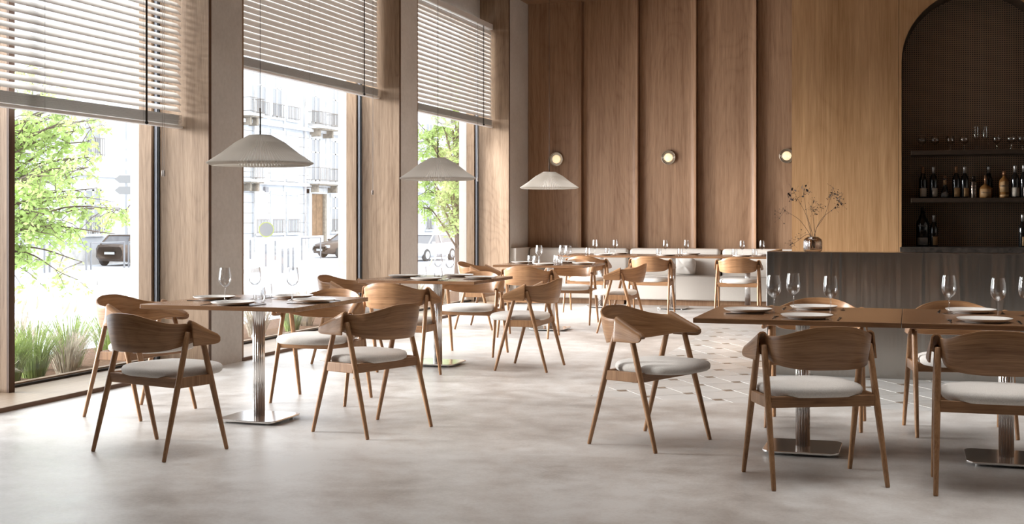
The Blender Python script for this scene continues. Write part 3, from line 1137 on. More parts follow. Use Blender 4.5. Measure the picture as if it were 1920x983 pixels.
# ================================================================== VASE WITH DRY BRANCHES
vx, vy, vz = -.772, 10.615, 1.0135
v = MB().lathe([(.0, .0), (.062, .0), (.072, .006), (.0745, .02), (.0745, .085), (.068, .104), (.050, .116), (.046, .122), (.042, .122), (.046, .114), (.062, .101), (.069, .083), (.069, .02), (.0, .012)], 96, (0, 0, 0),
               lambda r, k, i: r * (1 + (.020 * cos(pi * k / 2) if r > .05 else 0))).build('ribbed_vase', M['vase'], None, True, (vx, vy, vz))
tag(v, 'ribbed smoked glass vase standing on the bar counter', 'vase')
br = empty('dried_branches', (vx, vy, vz + .015))
tag(br, 'thin dried branches with small dark leaves in the ribbed vase', 'branches')
rnd = random.Random(4)
leaf = MB()
def dleaf(p, s):
    p = Vector(p)
    a = Vector((rnd.uniform(-1, 1), rnd.uniform(-1, 1), rnd.uniform(-1, 1))).normalized()
    b = a.cross(Vector((rnd.uniform(-1, 1), rnd.uniform(-1, 1), rnd.uniform(-1, 1)))).normalized()
    n = a.cross(b) * s * .18
    ring = [p + a * s * cos(t) + b * s * .62 * sin(t) for t in [2 * pi * k / 7 for k in range(7)]]
    n0 = len(leaf.v)
    leaf.v += [tuple(q) for q in ring] + [tuple(p + n), tuple(p - n)]
    for k in range(7):
        leaf.f.append((n0 + k, n0 + (k+1) % 7, n0 + 7)); leaf.f.append((n0 + (k+1) % 7, n0 + k, n0 + 8))
# stems as (dx, dz) polylines in the plane of the bar, with a little depth
stems = [
 ([(-.01, .10), (-.05, .17), (-.11, .25), (-.20, .31), (-.245, .345)], [(-.225, .325), (-.26, .30), (-.27, .26)], .006, 5),
 ([(-.01, .10), (-.03, .20), (-.06, .30), (-.10, .38), (-.15, .47)], [(-.165, .50), (-.19, .455), (-.145, .49), (-.13, .41), (-.20, .44), (-.17, .415)], .016, 2),
 ([(.00, .10), (-.02, .19), (-.05, .29), (-.06, .36), (-.075, .45)], [(-.08, .44), (-.075, .50), (-.085, .515), (-.045, .49), (-.03, .475), (-.055, .53)], .013, 2),
 ([(.01, .10), (.03, .18), (.09, .27), (.12, .36), (.15, .45)], [(.14, .45), (.15, .47), (.135, .435), (.16, .51), (.175, .46), (.20, .45), (.195, .425)], .010, 4),
 ([(.01, .10), (.04, .20), (.09, .275), (.16, .33), (.21, .39)], [(.21, .40), (.225, .39), (.20, .42), (.22, .42), (.205, .37), (.185, .345), (.23, .375)], .010, 4),
 ([(-.02, .115), (-.06, .12), (-.12, .075), (-.16, .045)], [(-.165, .05), (-.19, .04), (-.155, .035), (-.12, .09), (-.10, .12), (-.18, .035)], .006, 5),
 ([(.02, .10), (.01, .20), (.0, .28), (-.02, .33)], [(.0, .32), (.03, .33), (-.02, .36), (.02, .29), (.04, .37), (.06, .35), (.01, .40)], .008, 6),
]
for pts, lv, ls, extra in stems:
    dy = rnd.uniform(-.06, .06)
    P3 = [Vector((x, dy * k / (len(pts) - 1) + rnd.uniform(-.008, .008), z)) for k, (x, z) in enumerate(pts)]
    P3.insert(0, Vector((rnd.uniform(-.02, .02), rnd.uniform(-.02, .02), .012)))
    cr = catmull([tuple(p) for p in P3], 3)
    mb = MB().tube(cr, [.0026 * (1 - .7 * k / len(cr)) for k in range(len(cr))], 5)
    for (x, z) in lv:
        q = Vector((x + rnd.uniform(-.005, .005), dy + rnd.uniform(-.04, .04), z))
        a = min(cr[len(cr)//2:], key=lambda c: (c - q).length)
        mb.tube([a, (a + q) / 2 + Vector((0, 0, .006)), q], [.0012, .0009, .0007], 4)
        dleaf(q, ls * rnd.uniform(.9, 1.4))
        for _ in range(extra):
            e = q + Vector((rnd.uniform(-.045, .045), rnd.uniform(-.03, .03), rnd.uniform(-.045, .045)))
            if (e.z < .13 and abs(e.x) < .09) or e.z < .012: continue
            mb.tube([q, e], .0005, 3)
            dleaf(e, rnd.uniform(.0035, .0072))
    mb.build('stem', M['twig'], br, True)
lf = leaf.build('leaves', M['leaf_dark'], br)
lf['kind'] = 'stuff'

# ================================================================== BOTTLES AND STEMWARE IN THE NICHE
M['bottle_black'] = plain('dark_bottle', (.006, .006, .006), .08, 0, .7)
M['bottle_brown'] = plain('brown_bottle', (.05, .022, .010), .08, 0, .7)
M['amber'] = plain('amber_spirit', (.22, .10, .03), .08, 0, .7)
M['label_cream'] = plain('cream_label', (.52, .46, .38), .6)
M['label_tan'] = plain('tan_label', (.40, .24, .11), .6)
M['label_grey'] = plain('grey_label', (.22, .20, .18), .6)
M['cap_copper'] = plain('copper_cap', (.30, .15, .075), .35, .6)
M['cap_silver'] = plain('silver_cap', (.5, .48, .46), .3, .8)
M['shaker'] = plain('shaker_steel', (.25, .20, .165), .25, .9)
M['ink'] = plain('ink', (.03, .025, .02), .7)


def text_part(body, size, loc, mat, parent, rot=(pi / 2, 0, 0), name='lettering'):
    cu = bpy.data.curves.new(name, 'FONT')
    cu.body = body; cu.size = size; cu.align_x = 'CENTER'; cu.align_y = 'CENTER'; cu.extrude = .0003
    cu.materials.append(mat)
    tmp = bpy.data.objects.new(name, cu); C.objects.link(tmp)
    bpy.context.view_layer.update()
    me = bpy.data.meshes.new_from_object(tmp.evaluated_get(bpy.context.evaluated_depsgraph_get()))
    bpy.data.objects.remove(tmp)
    o = bpy.data.objects.new(name, me); C.objects.link(o)
    o.parent = parent; o.location = loc; o.rotation_euler = rot
    return o


def label_patch(r, z0, z1, half, mat, parent, rot, top=None, n=12):
    mb = MB()
    for k in range(n + 1):
        a = rot - half + 2 * half * k / n - pi / 2
        zt = z1 if top is None else z1 + top * (1 - abs(2 * k / n - 1))
        mb.v += [(r * cos(a), r * sin(a), z0), (r * cos(a), r * sin(a), zt)]
    for k in range(n):
        mb.f.append((2*k, 2*k + 2, 2*k + 3, 2*k + 1))
    o = mb.build('label', mat, parent, True)
    m = o.modifiers.new('t', 'SOLIDIFY'); m.thickness = .0006; m.offset = 1
    return o


def wine_bottle(x, y, z, cap, lab, rot, label, h=.30, glassm='bottle_black'):
    t = empty('wine_bottle', (x, y, z))
    s = h / .30
    MB().lathe([(0, .0), (.033, 0), (.0365, .004), (.0365, .165 * s), (.034, .185 * s), (.022, .215 * s), (.0145, .238 * s), (.0138, .25 * s), (0, .25 * s)], 28).build('body', M[glassm], t, True)
    MB().lathe([(0, .235 * s), (.0150, .235 * s), (.0150, .297 * s), (.0135, .30 * s), (0, .30 * s)], 18).build('cap', M[cap], t, True)
    label_patch(.0370, .012, .095 * s, 1.05, M[lab], t, rot)
    tag(t, label, 'bottle', 'bottles in the niche')
    return t


BY = YW + .20
zs = 1.4795
def spirit(name, x, z, prof, body, capprof, cap, label, y=BY):
    t = empty(name, (x, y, z))
    MB().lathe(prof, 32).build('body', M[body], t, True)
    MB().lathe(capprof, 20).build('cap', M[cap], t, True)
    tag(t, label, 'bottle', 'bottles in the niche')
    return t


wine_bottle(.109, BY, zs, 'cap_copper', 'label_cream', .1, 'dark wine bottle with a wide white label, first on the lower shelf')
wine_bottle(.205, BY, zs, 'cap_silver', 'label_cream', .75, 'dark wine bottle with silver neck, second on the lower shelf')
t = spirit('liqueur_bottle', .307, zs, [(0, 0), (.034, 0), (.039, .006), (.034, .05), (.022, .09), (.0145, .125), (.0145, .18), (.017, .185), (0, .187)], 'bottle_black', [(0, .185), (.012, .185), (.013, .213), (0, .216)], 'cap_copper', 'squat bell-shaped dark bottle with grey label on the lower shelf')
label_patch(.0385, .006, .042, 1.1, M['label_grey'], t, .1, .02)
MB().lathe([(.0152, .125), (.0152, .172)], 18).build('neck_label', M['label_tan'], t, True)
wine_bottle(.409, BY, zs, 'cap_copper', 'label_tan', .55, 'dark wine bottle with copper cap and tan label on the lower shelf', .302)
wine_bottle(.485, BY, zs, 'cap_silver', 'label_tan', .85, 'dark wine bottle with narrow tan label beside the shaker', .298)
t = spirit('cocktail_shaker', .565, zs, [(0, 0), (.029, 0), (.030, .004), (.030, .150), (.026, .158), (.019, .160), (0, .160)], 'shaker', [(0, .16), (.0175, .16), (.0175, .20), (.015, .205), (0, .205)], 'stem', 'steel cocktail shaker with black bands and cap on the lower shelf')
t['category'] = 'shaker'
for k in range(4):
    MB().lathe([(.0302, 0), (.0309, .002), (.0302, .004)], 28, (0, 0, .035 + .03 * k), closed=True).build('band', M['black'], t, True)
t = spirit('cognac_bottle', .669, zs, [(0, 0), (.050, 0), (.056, .006), (.057, .07), (.052, .095), (.035, .115), (.016, .125), (.0135, .13), (0, .13)], 'amber', [(0, .128), (.0115, .128), (.0115, .212), (0, .214)], 'cap_copper', 'round-bellied amber bottle with yellow label and tall neck on the lower shelf')
label_patch(.0578, .01, .085, .95, M['label_tan'], t, .0)
text_part('Hennessy', .022, (0, -.0595, .052), M['ink'], t)
wine_bottle(.702, BY + .10, zs, 'cap_silver', 'label_tan', 1.2, 'dark wine bottle standing behind the round-bellied bottle', .302)
t = spirit('gin_bottle', .833, zs, [(0, 0), (.041, 0), (.046, .006), (.046, .150), (.036, .175), (.018, .190), (.014, .20), (.014, .21), (0, .21)], 'amber', [(0, .205), (.0155, .205), (.0155, .250), (0, .252)], 'cap_copper', 'amber spirit bottle with a large tan label on the lower shelf')
label_patch(.0467, .055, .145, .95, M['label_tan'], t, .0, .012)
label_patch(.0467, .008, .030, .95, M['label_tan'], t, .0)
text_part('GORDON', .021, (0, -.0482, .110), M['ink'], t)
wine_bottle(.929, BY, zs, 'cap_silver', 'label_cream', .05, 'dark wine bottle with a worn cream label, right of the amber spirit', .302)
wine_bottle(1.005, BY, zs, 'cap_silver', 'label_cream', .9, 'dark wine bottle at the picture edge of the lower shelf', .305)
zc0 = 1.0185
t = spirit('vodka_bottle', .106, zc0, [(0, 0), (.054, 0), (.058, .006), (.060, .20), (.056, .235), (.034, .275), (.021, .31), (.018, .345), (0, .345)], 'bottle_black', [(0, .343), (.0165, .343), (.0165, .372), (0, .374)], 'bottle_brown', 'large dark bottle with grey shield label on the stone counter', BY)
label_patch(.0612, .015, .085, .9, M['label_grey'], t, .0)
text_part('TEPNER', .026, (0, -.0625, .195), M['label_grey'], t)
wine_bottle(.207, BY, zc0, 'cap_silver', 'label_tan', .8, 'dark wine bottle beside the large bottle on the stone counter')
wine_bottle(.995, BY, zc0, 'cap_silver', 'label_tan', .9, 'dark wine bottle at the picture edge of the stone counter', .305)

M['dim_glass'] = thin_glass('stemware', (.95, .94, .93), .9, .5, 1.45)
ME_BALLOON = lathe_mesh('balloon_glass', [(0, 0), (.032, 0), (.032, .0012), (.004, .006), (.003, .055), (.012, .062), (.034, .080), (.042, .100), (.038, .125), (.031, .145), (.030, .145), (.037, .125), (.041, .100), (.033, .081), (.0, .064)], 26, M['dim_glass'])
ME_FLUTE = lathe_mesh('flute_glass', [(0, 0), (.030, 0), (.030, .0012), (.004, .006), (.003, .085), (.012, .094), (.0245, .112), (.027, .135), (.0255, .18), (.0215, .225), (.0205, .225), (.0245, .18), (.026, .135), (.0235, .113), (.0, .096)], 24, M['dim_glass'])
for x, me, lab in ((.100, ME_BALLOON, 'first balloon glass at the dark end of the upper shelf'), (.218, ME_BALLOON, 'second balloon glass from the dark end of the upper shelf'),
                   (.357, ME_BALLOON, 'third balloon glass from the dark end of the upper shelf'), (.480, ME_BALLOON, 'balloon glass just before the tall flutes on the upper shelf'),
                   (.588, ME_FLUTE, 'tall flute beside the balloon glasses, first of two on the upper shelf'), (.666, ME_FLUTE, 'tall flute, second of two on the upper shelf'),
                   (.769, ME_BALLOON, 'balloon glass just after the tall flutes on the upper shelf'), (.895, ME_BALLOON, 'balloon glass second after the tall flutes on the upper shelf'),
                   (.990, ME_BALLOON, 'balloon glass at the picture edge of the upper shelf')):
    put(me, 'stem_glass', x, BY, 1.9265, lab, 'glass', 'stemware in the niche')

# ================================================================== OUTDOORS
ZS = -1.05
st = MB().box(-140, -7.95, -40, 190, ZS - .2, ZS).build('street', M['street'])
tag(st, 'bright pale street outside the windows', 'street', kind='structure')
bed = MB().box(-7.95, -6.55, -6, 24, ZS, -.035).build('planting_bed', M['soil'])
tag(bed, 'narrow planting bed of dark soil under the windows', 'bed', kind='structure')
pave = MB().box(-140, -27.2, -40, 190, ZS, ZS + .12).build('pavement', M['street'])
tag(pave, 'pale pavement on the far side of the street', 'pavement', kind='structure')
kerb = empty('kerb', (-27, 50, ZS)); tag(kerb, 'stone kerb along the far pavement', 'kerb', kind='structure')
ks = MB().box(-.15, .15, -.98, .98, 0, .17).mesh('kerb_stone'); ks.materials.append(M['kerb'])
for k in range(34):
    o = bpy.data.objects.new('kerb_stone', ks); C.objects.link(o); o.parent = kerb; o.location = (0, -24 + 2 * k, 0)

FX = -38.0
fac = empty('stone_building', (FX, 70, ZS))
tag(fac, 'pale stone apartment building with tall windows and iron balconies across the street', 'building')
def FA(name, mat, x0, x1, y0, y1, z0, z1, parent=None):
    o = MB().box(x0, x1, y0, y1, z0, z1).build(name, mat)
    return abs_child(o, parent or fac)
FA('wall', M['facade'], FX - 8, FX, 53.8, 125, ZS, 14.5)
FA('base_course', M['facade_trim'], FX, FX + .12, 53.8, 125, ZS, .12)
for z in (3.35, 7.0, 10.9, 14.2):
    FA('cornice', M['facade_trim'], FX, FX + .28, 53.8, 125, z, z + .22)
for y in (67.9, 71.55, 77.6, 79.98):
    FA('pilaster', M['facade_trim'], FX, FX + .07, y - .10, y + .10, ZS, 14.2)
for k in range(11):
    FA('stone_joint', M['facade_dark'], FX, FX + .012, 53.8, 75, .35 + k * .62, .375 + k * .62)


def fwin(y0, y1, z0, z1, shut=False, rail=True, parent=None, X=FX):
    w = empty('window', (X, (y0 + y1) / 2, z0)); abs_child(w, parent or fac)
    def WB(name, mat, a, b, c, d, e, f):
        o = MB().box(a, b, c, d, e, f).build(name, mat)
        o.parent = w; o.matrix_parent_inverse = Matrix.Translation((X, (y0 + y1) / 2, z0)).inverted()
    WB('surround', M['facade_trim'], X, X + .05, y0 - .16, y0, z0 - .1, z1 + .2)
    WB('surround', M['facade_trim'], X, X + .05, y1, y1 + .16, z0 - .1, z1 + .2)
    WB('lintel', M['facade_trim'], X, X + .09, y0 - .2, y1 + .2, z1, z1 + .22)
    WB('sill', M['facade_trim'], X, X + .16, y0 - .2, y1 + .2, z0 - .14, z0)
    if shut:
        WB('shutter', M['shutter'], X, X + .035, y0, y1, z0, z1)
        for k in range(1, 6):
            yy = y0 + (y1 - y0) * k / 6
            WB('shutter_groove', M['kerb'], X + .035, X + .038, yy - .012, yy + .012, z0, z1)
    else:
        WB('pane', M['winpane'], X, X + .012, y0, y1, z0, z1)
        ym = (y0 + y1) / 2; zm = z0 + (z1 - z0) * .68
        for a, b, c, d in ((y0, y0 + .09, z0, z1), (y1 - .09, y1, z0, z1), (ym - .08, ym + .08, z0, z1), (y0, y1, zm - .05, zm + .05), (y0, y1, z0, z0 + .12), (y0, y1, z1 - .08, z1)):
            WB('frame', M['winframe'], X, X + .04, a, b, c, d)
    if rail:
        WB('rail', M['rail_iron'], X + .16, X + .19, y0 - .1, y1 + .1, z0 + .82, z0 + .86)
        WB('rail', M['rail_iron'], X + .16, X + .19, y0 - .1, y1 + .1, z0 + .06, z0 + .09)
        nb = 8
        for k in range(nb + 1):
            yy = y0 - .1 + (y1 - y0 + .2) * k / nb
            WB('bar', M['rail_iron'], X + .165, X + .185, yy - .012, yy + .012, z0, z0 + .86)


for y0, y1, sh in ((67.95, 69.2, True), (69.95, 71.3, True), (72.0, 73.3, True), (78.35, 79.55, False), (80.45, 81.7, False), (84, 85.3, True), (88, 89.3, False), (92, 93.3, False), (96, 97.3, False), (100, 101.3, True), (104, 105.3, False)):
    fwin(y0, y1, .35, 2.75, sh, True)
for y0, y1, sh in ((67.95, 69.2, True), (69.95, 71.25, True), (71.95, 73.3, True), (75.3, 76.6, False), (78.35, 79.55, False), (80.45, 81.7, False), (84, 85.3, False), (88, 89.3, False), (92, 93.3, False), (96, 97.3, False), (104, 105.3, False)):
    fwin(y0, y1, 3.75, 6.6, sh, False)
    fwin(y0, y1, 7.6, 10.3, sh and y0 > 71, True)


def balcony(y0, y1, z, dep=.9):
    b = empty('balcony', (FX, (y0 + y1) / 2, z)); abs_child(b, fac)
    def BB(name, mat, a, bb, c, d, e, f):
        o = MB().box(a, bb, c, d, e, f).build(name, mat)
        o.parent = b; o.matrix_parent_inverse = Matrix.Translation((FX, (y0 + y1) / 2, z)).inverted()
    BB('slab', M['facade_trim'], FX, FX + dep, y0, y1, z, z + .16)
    BB('slab_underside', M['facade_dark'], FX, FX + dep - .05, y0 + .05, y1 - .05, z - .08, z)
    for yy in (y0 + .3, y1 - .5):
        BB('bracket', M['facade_dark'], FX, FX + dep * .7, yy, yy + .22, z - .55, z - .08)
    for zz in (z + .25, z + 1.05):
        BB('rail', M['rail_iron'], FX + dep - .06, FX + dep - .02, y0, y1, zz, zz + .035)
        for yy in (y0, y1 - .03):
            BB('rail', M['rail_iron'], FX, FX + dep, yy, yy + .03, zz, zz + .035)
    k = 0
    yy = y0
    while yy < y1:
        BB('bar', M['rail_iron'], FX + dep - .05, FX + dep - .03, yy, yy + .022, z + .16, z + 1.05); yy += .17


balcony(74.6, 78.2, 3.55, 1.0)
balcony(74.9, 77.6, 7.25, 1.0)
balcony(66.0, 67.7, 3.45, .8)
balcony(66.0, 67.6, 7.4, .8)
dr = empty('door', (FX, 76, ZS)); abs_child(dr, fac)
for nm, mt, bx_ in (('leaf', 'door_wood', (FX, FX + .05, 75.1, 76.0, ZS + .1, 2.9)), ('leaf', 'door_wood', (FX, FX + .05, 76.03, 76.95, ZS + .1, 2.9)), ('jamb', 'facade_trim', (FX, FX + .2, 74.7, 75.08, ZS, 3.2)),
                   ('jamb', 'facade_dark', (FX, FX + .2, 76.97, 77.3, ZS, 3.2)), ('lintel', 'facade_trim', (FX, FX + .22, 74.7, 77.3, 2.92, 3.3))):
    o = MB().box(*bx_).build(nm, M[mt]); o.parent = dr; o.matrix_parent_inverse = Matrix.Translation((FX, 76, ZS)).inverted()
FA('lamp_box', M['post'], FX, FX + .15, 68.9, 69.3, 2.9, 3.2)
for y in (67.6, 74.3, 80.1):
    o = MB().tube([(FX + .12, y, ZS), (FX + .12, y, 14)], .06, 6).build('downpipe', M['kerb']); abs_child(o, fac)

# the plainer white house seen through the closest window
hs = empty('white_house', (FX + 1, 47, ZS))
tag(hs, 'plain white rendered house with two barred windows behind the young tree', 'building')
abs_child(MB().box(FX - 7, FX + 1.0, 20, 53.6, ZS, 12).build('wall', M['facade']), hs)
abs_child(MB().box(FX + 1.0, FX + 1.06, 20, 53.6, ZS, -.2).build('base_course', M['kerb']), hs)
abs_child(MB().box(FX + 1.0, FX + 1.10, 20, 53.6, 3.25, 3.45).build('string_course', M['facade_trim']), hs)
for y0, z0 in ((50.0, .55), (50.0, 4.25), (45.6, .55), (45.6, 4.25), (41.2, .55), (41.2, 4.25)):
    fwin(y0, y0 + 1.25, z0, z0 + 2.1, False, True, hs, FX + 1.0)
abs_child(MB().tube([(FX + 1.12, 53.3, ZS), (FX + 1.12, 53.3, 12)], .07, 6).build('downpipe', M['kerb']), hs)

# street furniture
PM = MB().lathe([(0, 0), (.045, 0), (.045, 1.0), (.03, 1.03), (0, 1.03)], 10).mesh('bollard'); PM.materials.append(M['post'])
for i, (x, y, lab) in enumerate([(-34.1, 60.4, 'slim grey bollard by the lower left of the facade'), (-28.1, 51.2, 'slim grey bollard under the round sign'), (-32.0, 59.3, 'slim grey bollard behind the row in the middle window'),
                                 (-25.5, 47.9, 'grey bollard, first of three close ones in the middle window'), (-25.75, 48.9, 'grey bollard, second of three close ones in the middle window'), (-26.3, 50.4, 'grey bollard, third of three close ones in the middle window')]):
    o = put(PM, 'bollard', x, y, ZS + (.12 if x < -27.2 else 0), lab, 'bollard', 'grey street bollards')


def street_rail(x, y0, y1, npost, label):
    t = empty('street_railing', (x, (y0 + y1) / 2, ZS + .12))
    tag(t, label, 'railing')
    L = (y1 - y0) / npost
    for k in range(npost):
        for yy in (k * L, (k + .88) * L):
            MB().tube([(0, yy - (y1 - y0) / 2, 0), (0, yy - (y1 - y0) / 2, 1.15)], .04, 8).build('post', M['post'], t)
        MB().tube([(0, k * L - (y1 - y0) / 2, 1.15), (0, (k + .88) * L - (y1 - y0) / 2, 1.15)], .032, 8).build('top_bar', M['post'], t)
    return t


street_rail(-33.4, 40.2, 51.0, 4, 'grey street railing in front of the white house')
street_rail(-30.6, 59.6, 62.1, 1, 'grey street railing in front of the dark parked car')

sg = empty('sign_post', (-33.0, 48.3, ZS + .12))
tag(sg, 'grey direction sign post with stacked arrow plates on the pavement', 'sign')
MB().tube([(0, 0, 0), (0, 0, 5.4)], .085, 10).build('post', M['post'], sg)
for z, mt in ((2.55, 'sign_yellow'),):
    MB().box(.09, .12, -.05, .75, z, z + .75).build('plate', M[mt], sg)
for k, z in enumerate((3.45, 3.95, 4.55, 5.05, 5.5)):
    mt = 'sign_grey' if k < 2 else 'sign_white'
    n0 = MB().prism([(-.75, -.17), (.75, -.17), (.75, .17), (-.75, .17), (-.95, 0)], .0, .04)
    o = n0.build('arrow_plate', M[mt], sg); o.rotation_euler = (pi / 2, 0, pi / 2 - radians(52)); o.location = (.1, -.1, z)
    if k < 2:
        text_part('Thialdee' if k == 0 else 'Théâtre', .26, (0, 0, -.002), M['sign_white'], o, (pi, 0, 0))
rs = empty('round_sign', (-33.0, 60.1, ZS + .12)); tag(rs, 'round traffic sign on a thin post by the bollards', 'sign')
MB().tube([(0, 0, 0), (0, 0, 1.6)], .035, 8).build('post', M['sign_white'], rs)
o = MB().lathe([(0, 0), (.36, 0), (.36, .03), (0, .03)], 24).build('disc', M['sign_grey'], rs); o.rotation_euler = (pi / 2, 0, radians(28)); o.location = (.05, -.03, 1.6)
o = MB().lathe([(.36, -.005), (.41, -.005), (.41, .035), (.36, .035)], 24, closed=True).build('border', M['sign_yellow'], rs); o.rotation_euler = (pi / 2, 0, radians(28)); o.location = (.05, -.03, 1.6)


def car(x, y, rz, paint, label, z=ZS, tall=1.0):
    t = empty('parked_car', (x, y, z), rz)
    tag(t, label, 'car', 'cars parked across the street')
    # stations front (+x) to rear: x, half width, underside, shoulder height
    stt = [(2.15, .62, .35, .62), (2.08, .78, .24, .72), (1.6, .86, .20, .84), (.95, .88, .20, .93), (-.4, .89, .20, .97), (-1.5, .88, .20, 1.0), (-2.0, .80, .25, .98), (-2.12, .66, .35, .88)]
    mb = MB(); n = 0
    for sx, hw, z0, z1 in stt:
        mb.v += [(sx, -hw * .8, z0), (sx, -hw, z0 + .18), (sx, -hw, z1 - .18), (sx, -hw * .86, z1), (sx, 0, z1 + .03), (sx, hw * .86, z1), (sx, hw, z1 - .18), (sx, hw, z0 + .18), (sx, hw * .8, z0)]
    for i in range(len(stt) - 1):
        for k in range(9):
            a = i * 9 + k; b = i * 9 + (k + 1) % 9
            mb.f.append((a, b, b + 9, a + 9))
    mb.f.append(tuple(range(9))); mb.f.append(tuple(reversed(range(9 * (len(stt) - 1), 9 * len(stt)))))
    mb.build('body', M[paint], t, True)
    def loft(name, mat, st2, sm=True):
        m2 = MB()
        for sx, hw, zz in st2: m2.v += [(sx, -hw, zz), (sx, hw, zz)]
        for i in range(len(st2) - 1): m2.f.append((2*i, 2*i + 1, 2*i + 3, 2*i + 2))
        o = m2.build(name, mat, t, sm)
        md = o.modifiers.new('t', 'SOLIDIFY'); md.thickness = .05
    r = 1.44 * tall
    m2 = MB()
    lo = [(.95, .74, .93), (-1.75, .74, .98)]; hi = [(.25, .60, r - .03), (-1.30, .60, r - .03)]
    m2.v += [(lo[0][0], -.76, .92), (lo[0][0], .76, .92), (lo[1][0], .74, .97), (lo[1][0], -.74, .97), (hi[0][0], -.60, r - .04), (hi[0][0], .60, r - .04), (hi[1][0], .58, r - .04), (hi[1][0], -.58, r - .04)]
    m2.f += [(0, 4, 5, 1), (1, 5, 6, 2), (2, 6, 7, 3), (3, 7, 4, 0)]
    m2.build('windows', M['car_glass'], t)
    bev(MB().prism([(.30, -.60), (.30, .60), (-1.34, .58), (-1.34, -.58)], r - .05, r).build('roof', M[paint], t), .04, 3)
    for a, b in (((.95, .745, .93), (.27, .60, r - .04)), ((-.35, .77, .95), (-.38, .61, r - .04)), ((-1.75, .735, .98), (-1.31, .585, r - .04))):
        for s in (-1, 1):
            MB().tube([(a[0], s * a[1], a[2]), (b[0], s * b[1], b[2])], .04, 6).build('pillar', M[paint], t)
    for wx in (1.32, -1.33):
        for s in (-1, 1):
            w = MB().lathe([(.0, -.1), (.31, -.1), (.335, -.07), (.335, .07), (.31, .1), (0, .1)], 24).build('wheel', M['tyre'], t, False)
            w.rotation_euler = (pi / 2, 0, 0); w.location = (wx, s * .80, .335)
            MB().lathe([(.0, -.112 * s), (.205, -.108 * s), (.205, -.09 * s)], 18).build('rim', M['car_white'], w)
    for s in (-1, 1):
        bev(MB().box(1.98, 2.12, s * .62 - .16, s * .62 + .16, .56, .72).build('headlamp', M['sign_white'], t), .03)
        bev(MB().box(.72, .86, s * .96 - .08, s * .96 + .08, .92, 1.05).build('mirror', M[paint], t), .03)
    MB().box(2.14, 2.17, -.27, .27, .38, .50).build('licence_plate', M['sign_white'], t)
    MB().box(2.10, 2.15, -.42, .42, .52, .62).build('grille', M['tyre'], t)
    MB().box(-2.15, -2.12, -.26, .26, .55, .66).build('licence_plate', M['sign_white'], t)
    return t


car(-30.4, 65.2, radians(-118), 'car_dark', 'dark brown car parked outside the middle window, front towards us', ZS + .12)
car(-35.1, 51.3, radians(92), 'car_dark', 'dark car parked behind the sign post, seen from its side', ZS + .12)
car(-25.5, 64.5, radians(-100), 'car_white', 'white car parked outside the far window under the tree', ZS)


# ---- trees
def tree(base, trunk_h, crown_c, crown_r, limbs, seed, label, leaf_s, droop=.2, leafn=16, bias=None):
    rn = random.Random(seed)
    t = empty('street_tree', base)
    tag(t, label, 'tree')
    B = Vector(base); Cc = Vector(crown_c) - B
    MB().tube([(0, 0, 0), (.05, .03, trunk_h * .5), (0, .05, trunk_h), (Cc.x * .3, Cc.y * .3, Cc.z + crown_r[2] * .6)], [.16, .13, .10, .04], 8).build('trunk', M['branch'], t, True)
    brm = MB(); lm = MB()
    def leaf_at(p):
        a = Vector((rn.gauss(0, 1), rn.gauss(0, 1), rn.gauss(-.35, .6))).normalized()
        b = a.cross(Vector((rn.gauss(0, 1), rn.gauss(0, 1), rn.gauss(0, 1)))).normalized()
        s = leaf_s * rn.uniform(.6, 1.25)
        n0 = len(lm.v)
        lm.v += [tuple(p), tuple(p + a * s * .5 + b * s * .26), tuple(p + a * s), tuple(p + a * s * .5 - b * s * .26)]
        lm.f.append((n0, n0 + 1, n0 + 2, n0 + 3))
    for _ in range(limbs):
        while True:
            d = Vector((rn.uniform(-1, 1), rn.uniform(-1, 1), rn.uniform(-1, 1)))
            if .3 < d.length < 1: break
        tip = Cc + Vector((d.x * crown_r[0], d.y * crown_r[1], d.z * crown_r[2]))
        st_ = Vector((Cc.x * .1 * rn.random(), Cc.y * .1, max(trunk_h * .6, tip.z * .7 - .3)))
        midp = st_.lerp(tip, .55) + Vector((rn.uniform(-.2, .2), rn.uniform(-.2, .2), .25 + rn.uniform(0, .2)))
        cv = catmull([tuple(st_), tuple(midp), tuple(tip)], 6)
        brm.tube(cv, [.028 * (1 - .85 * i / len(cv)) for i in range(len(cv))], 5)
        for q in range(9):
            o = cv[rn.randrange(len(cv) // 3, len(cv))]
            e = o + Vector((rn.gauss(0, .30), rn.gauss(0, .30), rn.gauss(-.04 - droop * .3, .22)))
            brm.tube([o, (o + e) / 2 + Vector((0, 0, .05)), e], [.008, .006, .003], 4)
            for _l in range(leafn):
                f = rn.random() ** .6
                leaf_at(o.lerp(e, f) + Vector((rn.gauss(0, .035), rn.gauss(0, .035), rn.gauss(-.02, .035))))
    brm.build('branches', M['branch'], t, True)
    l = lm.build('foliage', M['leaf'], t); l['kind'] = 'stuff'
    return t


tree((-15.9, 17.6, ZS), 2.4, (-14.7, 18.4, 2.15), (1.9, 1.9, 2.0), 78, 3, 'young tree with fresh yellow-green leaves outside the closest window', .105, .3, 24)
tree((-10.6, 28.9, ZS), 2.6, (-10.2, 28.5, 2.9), (1.5, 1.5, 2.4), 72, 11, 'leafy green tree filling the far window', .105, .2, 26)

